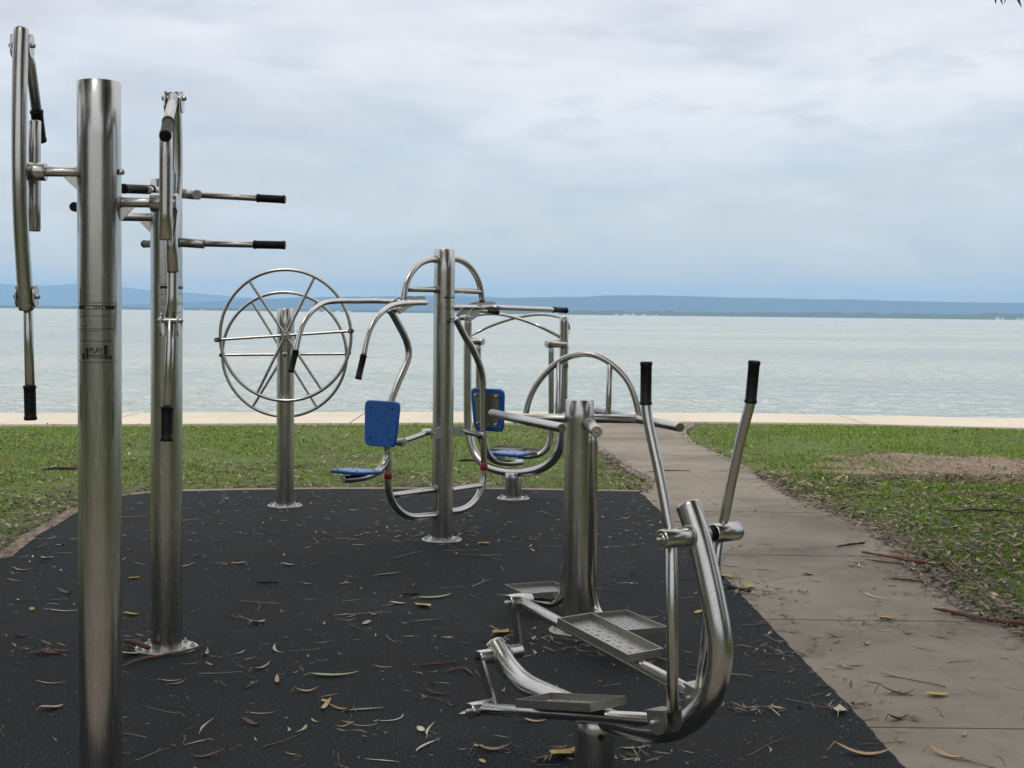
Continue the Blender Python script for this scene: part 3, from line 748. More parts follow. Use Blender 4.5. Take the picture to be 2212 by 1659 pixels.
mb = MB(); tube(mb, smooth_path(cat([rl, Vector((rl.x, rl.y, .7)), Vector((rl.x, rl.y, .35)), P(1219, 1235, 7.17), P(1214, 1283, 7.17), P(1196, 1303, 7.18), P(1168, 1300, 7.2), P(1140, 1294, 7.22)], 6), 1), .0205, 22); mb.build('leg', STEEL, M6)
def tray_px(root, cs, z):
    q = [G(u, v, z) for u, v in cs]; c = (q[0] + q[1] + q[2] + q[3]) / 4
    d = (q[1] - q[0] + q[2] - q[3]) / 2; h = (q[3] - q[0] + q[2] - q[1]) / 2
    tray(root, c, d, h, d.length, h.length)
tray_px(M6, [(1249, 1336), (1362, 1329), (1432, 1364), (1340, 1375)], .168)
tray_px(M6, [(1083, 1271), (1194, 1266), (1240, 1283), (1142, 1293)], .125)

# ------------------------------------------------------------------ machine 7: elliptical trainer in front
b7 = P(1285, 1620, 4.63)
M7 = thing('elliptical_trainer', 'elliptical trainer on a short post, thick bent steel tube with two upright black handles', 'exercise machine', (b7.x, b7.y, .012))
PL7 = Plane(b7.x, b7.y, math.atan2(.8, -.6)); E7 = PL7.a; H7 = -PL7.b
if H7.x < 0: H7 = -H7
sg = 1 if PL7.b.dot(H7) > 0 else -1
def p7(u, v, off=0): return PL7.at(u, v, off * sg)
def f7(pts, off=0): return [p7(u, v, off) for u, v in pts]
zt = p7(1285, 1548).z
mb = MB(); tube(mb, [(b7.x, b7.y, z) for z in np.linspace(.012, zt, 6)], .066, 44, ('none', 'flat')); pst = mb.build('post', STEEL, M7)
for a, zz in ((-1.35, zt - .05), (-1.75, .045)):
    p = Vector((b7.x + .065 * math.cos(a), b7.y + .065 * math.sin(a), zz)); dd = Vector((math.cos(a), math.sin(a), 0))
    mb = MB(); tube(mb, [p, p + dd * .004], .011, 12); mb.build('slot', DARKHOLE, pst)
flange(M7, b7.x, b7.y, .135)
mainpx = [(1486, 1090), (1496, 1119), (1506, 1150), (1521, 1208), (1534, 1265), (1545, 1320), (1553, 1365), (1556, 1405), (1552, 1450), (1540, 1492), (1517, 1530), (1484, 1560), (1442, 1578), (1399, 1578), (1345, 1565), (1290, 1548), (1250, 1532), (1209.5, 1512), (1169, 1494), (1142, 1481), (1118, 1463), (1096, 1438), (1080, 1412), (1068, 1391)]
mb = MB(); tube(mb, smooth_path(cat(f7(mainpx), 6), 2), .0375, 36); mb.build('main_tube', STEEL, M7)
Q = p7(1507, 1156)
mb = MB(); tube(mb, [Q - H7 * .148, Q + H7 * .165], .017, 18); mb.build('axle', STEEL, M7)
mb = MB(); tube(mb, [Q - H7 * .146, Q - H7 * .034], .0292, 30); o = mb.build('pivot_hub', STEEL, M7); bolt(o, Q - H7 * .148, -H7, .0065, .012)
mb = MB(); tube(mb, [Q + H7 * .066, Q + H7 * .168], .0292, 30, ('open', 'flat')); mb.build('pivot_hub', STEEL, M7)
mb = MB(); tube(mb, [Q + H7 * .03, Q + H7 * .075], .021, 24); mb.build('black_bush', GRIP, M7)
def lever(up, grip_px, down, off):
    mb = MB(); tube(mb, smooth_path(cat(f7(up, off), 6), 1), .0155, 20); o = mb.build('handle', STEEL, M7)
    g = f7(grip_px, off); grip(o, g[0], g[1], .0172)
    mb = MB(); q = f7(down, off); tube(mb, [q[0], q[0].lerp(q[1], .5), q[1]], .0178, 22); mb.build('lever_bar', STEEL, M7)
lever([(1449, 1150), (1445, 1130), (1426, 1030), (1409.5, 954), (1398.5, 900), (1395.5, 872), (1395.5, 860)], [(1395, 873), (1396, 783)], [(1451, 1170), (1453, 1532)], -.10)
lever([(1557, 1150), (1562, 1130), (1580, 1041), (1602, 940), (1618, 882), (1622.5, 862)], [(1621.5, 869), (1629.5, 781)], [(1553, 1165), (1511, 1503)], .12)
C7 = p7(1079, 1413)
mb = MB(); tube(mb, [C7 - H7 * .092, C7 + H7 * .092], .025, 26); o = mb.build('crank_axle', STEEL, M7); bolt(o, C7 - H7 * .092, -H7, .008, .006, DARKHOLE)
nr0 = p7(1038, 1531, -.145); nr1 = p7(1432, 1556, -.105)
fr0 = p7(1120, 1298, .11); fr1 = p7(1509, 1503, .12)
def rail7(a, b):
    mb = MB(); tube(mb, [a, a.lerp(b, .5), b], .0205, 24); mb.build('foot_rail', STEEL, M7)
    mb = MB(); tube(mb, [a - H7 * .045, a + H7 * .05], .0275, 24); o = mb.build('rail_hub', STEEL, M7); bolt(o, a - H7 * .046, -H7, .008, .010)
rail7(nr0, nr1); rail7(fr0, fr1)
def crank(a, b, th=.012, w=.017):
    d = (b - a).normalized(); s = d.cross(H7).normalized(); n = 9; poly = []
    for k in range(n): t = math.pi * k / (n - 1); poly.append(a - d * w * math.sin(t) + s * w * math.cos(t))
    for k in range(n): t = math.pi * k / (n - 1); poly.append(b + d * w * math.sin(t) - s * w * math.cos(t))
    mb = MB(); prism(mb, poly, H7 * th); mb.build('crank_arm', STEEL, M7)
def onplane(p, base): return p - H7 * (p - base).dot(H7)
ca = C7 - H7 * .088; crank(ca, onplane(nr0, ca))
ca = C7 + H7 * .088; crank(ca, onplane(fr0, ca))
# brackets at the lever feet
for (b, off, z0) in ((nr1, -.105, 0), (fr1, .12, 0)):
    dr = ((nr1 - nr0) if off < 0 else (fr1 - fr0)).normalized()
    up = H7.cross(dr); up = up if up.z > 0 else -up
    mb = MB(); box(mb, b + up * .031 + dr * .005, dr * .042, H7 * .036, up * .004)
    for s in (-1, 1):
        pr_ = [b + H7 * s * .032 + dr * (.005 + x) + up * y for x, y in [(-.034, .028), (.042, .028), (.042, -.008)] + [(.004 + .036 * math.cos(t), -.008 - .030 * math.sin(t)) for t in np.linspace(.3, 2.84, 7)] + [(-.034, -.008)]]
        prism(mb, pr_, H7 * .005)
    o = mb.build('lever_bracket', PLATE, M7)
    bolt(o, b - H7 * .035, -H7, .0075, .009)
dn = nr1 - nr0; upn = H7.cross(dn).normalized(); upn = upn if upn.z > 0 else -upn
c = nr0.lerp(nr1, .50) + H7 * .01
c = PL7.at(1224, 1531, -.13 * sg); tray(M7, onplane(c, nr0) + H7 * .03 + upn * .010, dn, H7, .36, .15)
dn = fr1 - fr0; c = PL7.at(1318, 1394, .13 * sg); q = fr0.lerp(fr1, (c - fr0).dot(dn) / dn.dot(dn)); tray(M7, q + H7 * .012 + upn * .0255, dn, H7, .36, .15)

def weld(root, p, d, r, t=.0042):
    d = Vector(d).normalized(); a = d.cross(Z if abs(d.z) < .9 else X).normalized(); b = d.cross(a)
    mb = MB(); tube(mb, [Vector(p) + (a * math.cos(q) + b * math.sin(q)) * (r + .001) for q in np.linspace(0, 2 * math.pi, 25)[:-1]], t, 8, closed=True); mb.build('weld_bead', PLATE, root)
weld(M1, (b0.x - .066, Y1, axl.z), X, .0155); weld(M1, (b0.x + .066, Y1, zr), X, .0165)
weld(M6, Vector((b6.x - .068, b6.y + .03, zb)), X, .0215); weld(M6, Vector((b6.x + .066, b6.y + .03, zb)), X, .0215)
weld(M6, h0.lerp(hz, .12), hz - h0, .0265)
weld(M7, Q - H7 * .036, H7, .0292); weld(M7, Q + H7 * .037, H7, .019)
weld(M7, C7 - H7 * .037, H7, .025); weld(M7, C7 + H7 * .037, H7, .025)
for u, v in ((941, 560), (977, 560), (941, 625.4), (976, 627.2), (940, 1057.3), (974, 1059.2), (943, 1112.8), (972, 1105.6)): weld(M4, PL4.at(u, v), A4, .0215 if v < 1000 else .0225)
# ------------------------------------------------------------------ grass
def bulk(name, verts, faces_n, m, uv=None):
    """verts: (N, k, 3) array, one k-gon per row"""
    N, k = verts.shape[:2]; me = bpy.data.meshes.new(name)
    me.vertices.add(N * k); me.vertices.foreach_set('co', verts.reshape(-1).astype(np.float32))
    me.loops.add(N * k); me.loops.foreach_set('vertex_index', np.arange(N * k, dtype=np.int32))
    me.polygons.add(N); me.polygons.foreach_set('loop_start', np.arange(0, N * k, k, dtype=np.int32))
    me.polygons.foreach_set('loop_total', np.full(N, k, dtype=np.int32))
    me.materials.append(m); me.update(calc_edges=True); me.validate()
    o = bpy.data.objects.new(name, me); col.objects.link(o); return o
far_poly = np.array(rubber_poly)
def inside(px, py, poly):
    c = np.zeros(len(px), bool); n = len(poly); j = n - 1
    for i in range(n):
        xi, yi = poly[i]; xj, yj = poly[j]
        t = ((yi > py) != (yj > py)) & (px < (xj - xi) * (py - yi) / (yj - yi + 1e-12) + xi); c ^= t; j = i
    return c
outer = edge_line and (outp[:] + [(right_edge[0][0], right_edge[0][1])] + right_edge)
def vn(x, y, s, seed=0):                        # cheap value noise
    r = np.random.default_rng(seed); T = r.random((64, 64)); xx = x * s; yy = y * s
    xi = np.floor(xx).astype(int); yi = np.floor(yy).astype(int); fx = xx - xi; fy = yy - yi
    fx = fx * fx * (3 - 2 * fx); fy = fy * fy * (3 - 2 * fy)
    g = lambda a, b: T[a % 64, b % 64]
    return (g(xi, yi) * (1 - fx) + g(xi + 1, yi) * fx) * (1 - fy) + (g(xi, yi + 1) * (1 - fx) + g(xi + 1, yi + 1) * fx) * fy
GLx = np.array([p[0] for p in grass_line]); GLy = np.array([p[1] for p in grass_line])
PLy = np.array([p[1] for p in pl]); PLx = np.array([p[0] for p in pl]); PRy = np.array([p[1] for p in pr]); PRx = np.array([p[0] for p in pr])
def lawn_mask(x, y, margin=0.0):
    ok = y < np.interp(x, GLx, GLy) - .0 - margin * .3
    onpath = (x > np.interp(y, PLy, PLx) - margin) & (x < np.interp(y, PRy, PRx) + margin)
    ok &= ~onpath; ok &= ~inside(x, y, outer)
    ok &= ~((x > -3) & (x < 2) & (y < 12.3)); return ok
def edge_dist(x, y):                            # distance to rubber outline / path right edge
    d = np.full(len(x), 9.0)
    for line in (outp, [tuple(p) for p in pr[2:]], [tuple(p) for p in pl[-6:]]):
        for (x0, y0), (x1, y1) in zip(line, line[1:]):
            vx, vy = x1 - x0, y1 - y0; L2 = vx * vx + vy * vy + 1e-9
            t = np.clip(((x - x0) * vx + (y - y0) * vy) / L2, 0, 1)
            d = np.minimum(d, np.hypot(x - x0 - t * vx, y - y0 - t * vy))
    return d
def bare(x, y):                                 # the mulch patch on the right lawn
    q = ((x - 4.75) / 1.5) ** 2 + ((y - 14.75) / 1.6) ** 2
    return np.clip(1.25 - q + (vn(x, y, 1.3, 5) - .5) * 1.2, 0, 1)
def scatter(n, x0, x1, y0, y1):
    return rng.uniform(x0, x1, n), rng.uniform(y0, y1, n)
bx = []
for n, box_ in ((260000, (-11, 1.6, 7.0, 20.3)), (210000, (1.9, 6.5, 5.2, 14.0)), (190000, (1.8, 12, 12, 21))):
    x, y = scatter(n, *box_); dist = np.hypot(x, y)
    keep = lawn_mask(x, y, -.015 - np.abs(rng.normal(0, .035, n)))
    ed = edge_dist(x, y)
    p = np.clip(.25 + 1.1 * vn(x, y, 1.7, 1), 0, 1) * np.clip(.25 + ed * 1.6, .2, 1) * (1 - .92 * bare(x, y))
    p *= np.clip(.55 + 1.0 * (vn(x, y, .6, 9) - .25), .35, 1)
    keep &= rng.random(n) < p
    bx.append(np.stack([x[keep], y[keep]], 1))
b_ = np.concatenate(bx); N = len(b_)
hgt = rng.uniform(.010, .030, N) * (.6 + .9 * vn(b_[:, 0], b_[:, 1], 2.3, 2)); wd = rng.uniform(.004, .009, N) * (1 + .05 * np.hypot(b_[:, 0], b_[:, 1]))
ang = rng.uniform(0, 6.283, N); lean = rng.uniform(.2, 1.3, N) * hgt; la = rng.uniform(0, 6.283, N)
V = np.zeros((N, 3, 3)); dx, dy = np.cos(ang) * wd / 2, np.sin(ang) * wd / 2
V[:, 0] = np.stack([b_[:, 0] - dx, b_[:, 1] - dy, np.full(N, -.004)], 1); V[:, 1] = np.stack([b_[:, 0] + dx, b_[:, 1] + dy, np.full(N, -.004)], 1)
V[:, 2] = np.stack([b_[:, 0] + np.cos(la) * lean, b_[:, 1] + np.sin(la) * lean, hgt], 1)
o = bulk('grass', V, 3, GRASS); struct(o, 'stuff', 'short green lawn grass between the rubber, the path and the seawall')

# ------------------------------------------------------------------ leaf litter (uncountable) on the lawn and along the edges
def leaf_quads(x, y, z, L, Wd, tilt):
    n = len(x); a = rng.uniform(0, 6.283, n); d = np.stack([np.cos(a), np.sin(a), rng.uniform(-tilt, tilt, n)], 1); s = np.stack([-np.sin(a), np.cos(a), rng.uniform(-tilt, tilt, n)], 1)
    c = np.stack([x, y, z], 1); V = np.zeros((n, 6, 3)); L = L[:, None]; Wd = Wd[:, None]; k = rng.uniform(-.25, .25, n)[:, None]
    V[:, 0] = c - d * L / 2; V[:, 1] = c - d * L * .18 + s * (Wd * .5 + k * L * .3); V[:, 2] = c + d * L * .2 + s * (Wd * .42 + k * L * .3)
    V[:, 3] = c + d * L / 2; V[:, 4] = c + d * L * .2 - s * (Wd * .42 - k * L * .3); V[:, 5] = c - d * L * .18 - s * (Wd * .5 - k * L * .3)
    return V
Vs = []
for n, box_ in ((190000, (-11, 1.6, 7.0, 20.0)), (70000, (1.9, 6.5, 5.0, 14.0)), (30000, (1.9, 11, 12, 20.3))):
    x, y = scatter(n, *box_); keep = lawn_mask(x, y, -.10); ed = edge_dist(x, y)
    p = .025 + .85 * np.exp(-ed / .25) + .38 * np.clip((vn(x, y, 1.9, 4) - .48) * 4, 0, 1) * np.clip((18.0 - y) / 5, .12, 1) + .65 * bare(x, y) + .17 * np.clip((15.5 - y) / 3, 0, 1)
    keep &= rng.random(n) < p * .62
    x, y = x[keep], y[keep]; m_n = len(x)
    Vs.append(leaf_quads(x, y, rng.uniform(.014, .040, m_n), rng.uniform(.02, .11, m_n), rng.uniform(.007, .022, m_n), .35))
o = bulk('leaf_litter', np.concatenate(Vs), 6, LITTER); struct(o, 'stuff', 'dry brown and tan leaf litter scattered over the lawn and its edges')

# ------------------------------------------------------------------ individual leaves and twigs
def leaf_mesh(name, L, Wd, bend, curl, m, broad=False):
    mb = MB(); n = 8; vs = []
    for i in range(n + 1):
        t = i / n; a = (t - .5) * bend
        cx_, cy_ = (math.sin(a) * L / bend, (1 - math.cos(a)) * L / bend) if abs(bend) > .01 else ((t - .5) * L, 0)
        w = Wd * (math.sin(math.pi * min(1, t * 1.02) ** (.8 if broad else .75)) ** (.75 if broad else .9) + .04)
        z = .0015 + curl * L * (t - .5) ** 2 * 2 + (.1 * curl * L * math.sin(5 * t) if broad else 0)
        tx, ty = math.cos(a), math.sin(a)
        vs += [(cx_ - ty * w / 2, cy_ + tx * w / 2, z + w * .22), (cx_, cy_, z), (cx_ + ty * w / 2, cy_ - tx * w / 2, z + w * .22)]
    fs = []
    for i in range(n):
        for j in range(2): fs.append((i * 3 + j, i * 3 + j + 1, i * 3 + j + 4, i * 3 + j + 3))
    zmin = min(v[2] for v in vs); mb.add([(v[0], v[1], v[2] - zmin + .0012) for v in vs], fs, None, True)
    tube(mb, [(vs[1][0] - L * .12, vs[1][1], .003), (vs[1][0], vs[1][1], vs[1][2] - zmin + .002)], .0011, 5)
    o = mb.build(name, m); me = o.data; bpy.data.objects.remove(o); return me
def twig_mesh(name, L, r, m, wob=.12, fork=False):
    mb = MB(); k = 7; pts = []; x = 0; yy = 0; a = random.uniform(-wob, wob) * 2
    for i in range(k):
        pts.append((-L / 2 + L * i / (k - 1), yy, r + .001)); yy += math.sin(a) * L / k; a += random.uniform(-wob, wob) * 3
    tube(mb, cat(pts, 3), [r * (1 - .6 * i / (3 * (k - 1))) for i in range(3 * (k - 1) + 1)], 7)
    if fork:
        p = Vector(pts[4]); tube(mb, [p, p + Vector((L * .16, L * .1, .001)), p + Vector((L * .3, L * .13, .0))], [r * .6, r * .5, r * .35], 6)
    o = mb.build(name, m); me = o.data; bpy.data.objects.remove(o); return me
kinds = {
 'slim pale grey leaf': (LEAF_PALE, [leaf_mesh('fallen_leaf', L, W_, bd, cu, LEAF_PALE) for L, W_, bd, cu in ((.105, .008, .5, .06), (.12, .007, -.7, .1), (.085, .006, 1.6, .05), (.07, .010, .2, .15), (.13, .009, .9, .08), (.05, .005, .3, .05), (.09, .005, 2.2, .04))]),
 'curled tan leaf': (LEAF_TAN, [leaf_mesh('fallen_leaf', L, W_, bd, cu, LEAF_TAN) for L, W_, bd, cu in ((.10, .016, .6, .35), (.085, .020, -.4, .45), (.12, .015, .3, .25))]),
 'broad cream leaf': (LEAF_PALE, [leaf_mesh('fallen_leaf', L, W_, bd, cu, LEAF_PALE, True) for L, W_, bd, cu in ((.075, .030, .3, .3), (.06, .026, -.3, .4))]),
 'dark brown leaf': (LEAF_BROWN, [leaf_mesh('fallen_leaf', L, W_, bd, cu, LEAF_BROWN, True) for L, W_, bd, cu in ((.09, .016, .4, .5), (.07, .018, -.5, .5))]),
 'yellow leaf': (LEAF_YELLOW, [leaf_mesh('fallen_leaf', L, W_, bd, cu, LEAF_YELLOW, True) for L, W_, bd, cu in ((.085, .038, .3, .25), (.07, .032, -.3, .35))]),
 'grey green sickle leaf': (LEAF_GREEN, [leaf_mesh('fallen_leaf', L, W_, bd, cu, LEAF_GREEN) for L, W_, bd, cu in ((.11, .017, .9, .12), (.12, .015, -.8, .1))]),
}
marks = [('the foremost post', b0.x, b0.y), ('the second post with levers', b2.x, b2.y), ('the spoked wheel post', b3.x, b3.y), ('the blue seat machine', b4.x, b4.y), ('the far air walker', M5b.x, M5b.y), ('the hooped swing stepper', b6.x, b6.y), ('the elliptical trainer', b7.x, b7.y)]
def near_mark(x, y, path=False):
    if path:
        return 'beside the elliptical trainer' if y < 5.8 else ('beside the swing stepper' if y < 8 else ('in the middle of its length' if y < 11.5 else 'at its seaward end'))
    best = min(marks, key=lambda m: (m[1] - x) ** 2 + (m[2] - y) ** 2)
    return 'near ' + best[0]
def plural(s): return s.replace('leaf ', 'leaves ', 1).replace('twig ', 'twigs ', 1)
def put(me, name, x, y, z, rz, sc, label, cat_, group=None, tilt=0):
    o = bpy.data.objects.new(name, me); col.objects.link(o); o.location = (x, y, z); o.rotation_euler = (random.uniform(-.05, .05), random.uniform(-.05, .05), rz); o.scale = (sc, sc, sc)
    o['label'] = label; o['category'] = cat_
    if group: o['group'] = group
    return o
RZ, PZ = .0183, .0165
foot = [(m[1], m[2], .16) for m in marks]
def free(x, y, rad=.0): return all((x - a) ** 2 + (y - b) ** 2 > (r_ + rad) ** 2 for a, b, r_ in foot)
def on_path(x, y): return xat(pl, y) + .05 < x < xat(pr, y) - .03
def on_rubber(x, y): return bool(inside(np.array([x]), np.array([y]), rubber_poly)[0])
def view_ok(x, y): return abs(x / y) < .372 and y > 4.75
random.seed(21)
names = list(kinds); wts_r = [.40, .22, .09, .17, .04, .08]; wts_p = [.30, .32, .07, .20, .04, .07]
# pieces that stand out in the photograph, each at its own place
special = [
 ('yellow leaf', 2026, 1513, 'bright yellow leaf alone on the path at the right, below the bark sticks', .95, .3),
 ('yellow leaf', 1920, 1346, 'yellow leaf among tan ones at the rubber edge right of the elliptical trainer', 1.1, .2),
 ('yellow leaf', 1573, 1255, 'orange yellow leaf at the rubber edge beside the right elliptical lever', 1.1, .1),
 ('yellow leaf', 1618, 1276, 'orange leaf lying on the dark bark at the rubber edge', 1.1, 1.2),
 ('yellow leaf', 1746, 1248, 'yellow leaf lying on the path just left of the long bark stick', .9, .2),
 ('yellow leaf', 1083, 1378, 'yellow leaf on the rubber behind the elliptical crank', 1.2, 1.0),
 ('yellow leaf', 1075, 1398, 'pale yellow upturned leaf on the rubber touching the elliptical crank shadow', .9, .4),
 ('yellow leaf', 1046, 1182, 'small amber leaf on the rubber right of the seat machine base plate', 1.0, .5),
 ('yellow leaf', 1215, 1645, 'large mottled yellow leaf on the rubber left of the elliptical post', 1.5, .9),
 ('yellow leaf', 284, 1337, 'yellow leaf on the rubber between the two left posts', .9, .1),
 ('broad cream leaf', 280, 1425, 'cream leaf caught in the bark beside the second post', 1.2, .7),
 ('broad cream leaf', 556, 1355, 'cream heart shaped leaf on open rubber right of the second post', 1.2, .9),
 ('curled tan leaf', 1066, 1633, 'tan leaf on the rubber at the bottom left of the elliptical trainer', 1.2, .1),
 ('curled tan leaf', 1868, 1644, 'long straw coloured leaf at the bottom edge of the rubber by the path', 1.6, -.1),
 ('curled tan leaf', 2052, 1647, 'broad tan leaf on the path at the bottom right edge', 1.3, -.7),
 ('dark brown leaf', 1940, 1509, 'dark brown curled leaf on the path left of the bright yellow one', 1.3, -.1),
 ('dark brown leaf', 1938, 1564, 'two toned brown leaf on the path near the rubber corner', 1.2, .5),
 ('dark brown leaf', 140, 1289, 'brown upturned leaf on the rubber left of the foremost post', 1.2, -.4),
 ('dark brown leaf', 44, 1384, 'blackish cupped leaf on the rubber at the far left', 1.0, .7),
 ('grey green sickle leaf', 790, 1544, 'grey green leaf on open rubber in the lower middle', 1.0, .2),
 ('grey green sickle leaf', 840, 1248, 'pale green sickle leaf on open rubber in front of the seat machine', 1.2, .5),
 ('grey green sickle leaf', 942, 1300, 'long olive leaf on open rubber between the seat machine and the elliptical trainer', 1.5, .5),
 ('grey green sickle leaf', 723, 1471, 'green and straw leaf on open rubber below the second post lever', 1.5, .1),
 ('slim pale grey leaf', 246, 1560, 'white crescent leaf on the rubber touching the left side of the foremost post', 1.2, -.6),
 ('slim pale grey leaf', 857, 1566, 'tan sickle leaf standing on its edge on the rubber near the bottom middle', 1.3, .8),
 ('broad cream leaf', 112, 1542, 'small cream leaf on the rubber at the lower left corner area', 1.0, .8),
 ('broad cream leaf', 1814, 1548, 'cream green oval leaf upright on the rubber by the path edge', 1.2, 1.3),
]
count = 0; used = []
for i, (k, u, v, lab, sc, rz) in enumerate(special):
    gx, gy = g2(u, v); z = PZ if on_path(gx, gy) else RZ
    put(random.choice(kinds[k][1]), 'fallen_leaf', gx, gy, z, rz, sc * 1.3, lab, 'leaf'); count += 1; used.append((gx, gy))
cand = []
while len(cand) < 1500:
    x = random.uniform(-3.6, 2.6); y = random.uniform(4.8, 12.4)
    if not view_ok(x, y) or not free(x, y, .04): continue
    if random.random() > .12 + 2.2 * max(0, float(vn(np.array([x]), np.array([y + 20]), 1.3, 14)[0]) - .42): continue
    if on_rubber(x, y): cand.append((x, y, 'r'))
    elif on_path(x, y): cand.append((x, y, 'p'))
cand_r = [c for c in cand if c[2] == 'r'][:330]; cand_p = [c for c in cand if c[2] == 'p'][:110]
chosen = sorted(cand_r + cand_p, key=lambda c: c[1])
indiv = chosen[:300 - count]; rest = chosen[300 - count:]
for x, y, s in indiv:
    k = random.choices(names, wts_r if s == 'r' else wts_p)[0]
    lab = f"{k} lying on the {'black rubber' if s == 'r' else 'concrete path'} {near_mark(x, y, s == 'p')}"
    put(random.choice(kinds[k][1]), 'fallen_leaf', x, y, RZ if s == 'r' else PZ, random.uniform(0, 6.283), min(1.45, random.lognormvariate(-.36, .40)), lab, 'leaf', plural(lab))
# the farther small leaves, past three hundred, as one object
xs = np.array([c[0] for c in rest]); ys = np.array([c[1] for c in rest]); n = len(xs)
extra = [(random.uniform(-3.4, 1.1), random.uniform(9.3, 12.3)) for _ in range(420)]
extra = [e for e in extra if on_rubber(*e) and free(*e, .05)]
xs = np.concatenate([xs, [e[0] for e in extra]]); ys = np.concatenate([ys, [e[1] for e in extra]]); n = len(xs)
V = leaf_quads(xs, ys, np.full(n, .024), rng.uniform(.03, .10, n), rng.uniform(.006, .018, n), .08)
# grit-sized fragments over the near rubber and path edge, far too many to count
q = []
while len(q) < 2600:
    x = random.uniform(-3.6, 2.6); y = 4.6 + 8 * random.random() ** 1.1
    e = abs(x - xat(pl, y))
    if (on_rubber(x, y) or on_path(x, y)) and free(x, y) and random.random() < (.45 + .8 * math.exp(-e / .15)): q.append((x, y))
qx = np.array([a[0] for a in q]); qy = np.array([a[1] for a in q]); n = len(q)
V2 = leaf_quads(qx, qy, np.full(n, .020), rng.uniform(.008, .035, n), rng.uniform(.002, .006, n), .05)
# drifts of litter along the right edge of the path and the post bases
dr = []
def drift(cx_, cy_, sx, sy, n):
    for _ in range(n): dr.append((random.gauss(cx_, sx), random.gauss(cy_, sy), random.uniform(.016, .04)))
for u, v, sx, sy, n in ((300, 1400, .12, .12, 60), (1180, 1392, .18, .12, 80), (1330, 1425, .16, .10, 45), (1590, 1545, .09, .04, 40), (1640, 1290, .12, .09, 90), (1880, 1350, .09, .08, 40), (75, 1412, .10, .10, 30), (1215, 1648, .08, .05, 40), (560, 1470, .2, .2, 12), (2060, 1290, .2, .25, 80), (2180, 1345, .2, .1, 70), (1910, 1155, .12, .2, 60), (957, 1180, .14, .06, 26), (614, 1102, .16, .07, 22), (1290, 1400, .10, .05, 50), (1400, 1655, .1, .04, 24), (1720, 1420, .10, .06, 36), (1830, 1535, .09, .05, 24)):
    p = G(u, v); drift(p.x, p.y, sx, sy, n)
for (x0, y0), (x1, y1) in zip(edge_line[1:9], edge_line[2:10]):
    for _ in range(int(150 * math.hypot(x1 - x0, y1 - y0))):
        t = random.random(); dr.append((x0 + (x1 - x0) * t - abs(random.gauss(.02, .09)), y0 + (y1 - y0) * t + random.gauss(.05, .08), random.uniform(.022, .04)))
for _ in range(900):
    y = 5.0 + 8.5 * random.random(); dr.append((xat(pr, y) - abs(random.gauss(0, .13)) + .03, y, random.uniform(.02, .038)))
for _ in range(260):
    y = 5.2 + 7.2 * random.random(); dr.append((xat(pl, y) + random.gauss(.05, .10), y, random.uniform(.019, .03)))
dr = [d for d in dr if free(d[0], d[1], -.02)]
n = len(dr); V3 = leaf_quads(np.array([d[0] for d in dr]), np.array([d[1] for d in dr]), np.array([d[2] for d in dr]), rng.uniform(.02, .09, n), rng.uniform(.003, .014, n), .3)
o = bulk('leaf_fragments', np.concatenate([V, V2, V3]), 6, LITTER); struct(o, 'stuff', 'small leaf fragments and litter drifts on the rubber and along the path edge')
# twigs
tw = [twig_mesh('twig', L, r_, TWIG, w, f) for L, r_, w, f in ((.18, .0022, .15, False), (.26, .0026, .12, True), (.12, .002, .2, False), (.34, .003, .10, True), (.22, .0018, .25, False))]
random.seed(5); cnt = 0
while cnt < 150:
    x = random.uniform(-3.6, 2.6); y = 4.8 + 6.5 * random.random() ** 1.2
    if not view_ok(x, y) or not free(x, y, .06): continue
    s = 'r' if on_rubber(x, y) else ('p' if on_path(x, y) else None)
    if not s: continue
    lab = f"thin grey brown twig lying on the {'black rubber' if s == 'r' else 'concrete path'} {near_mark(x, y, s == 'p')}"
    put(random.choice(tw), 'twig', x, y, RZ if s == 'r' else PZ, random.uniform(0, 6.283), random.uniform(.35, 1.15), lab, 'twig', plural(lab)); cnt += 1
# bark sticks and strips
def stick(name, px, r, lab, cat_, m=BARK, z=PZ, fork=None):
    mb = MB(); pts = [G(u, v, z) + Z * (r + .002) for u, v in px]; path = cat(pts, 4); n = len(path)
    tube(mb, path, [r * .8 * (.35 + .65 * math.sin(math.pi * (.08 + .7 * i / (n - 1)))) * random.uniform(.65, 1.2) for i in range(n)], 7)
    if fork:
        q = [G(u, v, z) + Z * (r * .6 + .002) for u, v in fork]; tube(mb, q, [r * .5] * (len(q) - 1) + [r * .2], 6)
    return tag(mb.build(name, m), lab, cat_)
stick('bark_stick', [(1862, 1198), (1900, 1205), (1945, 1212), (1990, 1220), (2050, 1226)], .016, 'long red brown bark stick at the lawn edge of the path, the upper of two', 'stick', fork=[(2040, 1225), (2060, 1240), (2075, 1250)])
stick('bark_stick', [(1870, 1212), (1915, 1218), (1960, 1222)], .009, 'thin bark strip lying alongside the upper long bark stick', 'stick')
stick('bark_stick', [(2016, 1322), (2060, 1330), (2110, 1342), (2160, 1350), (2225, 1356)], .016, 'dark red brown stick running off the right side of the path', 'stick', fork=[(2056, 1330), (2075, 1327), (2095, 1333)])
stick('bark_stick', [(1924, 1254), (1960, 1257), (1998, 1262)], .010, 'short reddish bark piece in the middle of the path between two long sticks', 'stick')
stick('bark_stick', [(1564, 1268), (1590, 1277), (1620, 1284)], .016, 'dark bark lump on the rubber edge right of the bent elliptical tube', 'stick', m=DARKBARK)
stick('bark_stick', [(1808, 1185), (1840, 1180), (1868, 1177)], .012, 'dark brown curled bark on the path above the long bark stick', 'stick', m=DARKBARK)
stick('bark_strip', [(262, 1445), (300, 1430), (350, 1420), (395, 1412), (430, 1402)], .008, 'reddish bark strip lying in front of the second post base plate', 'bark', z=RZ)
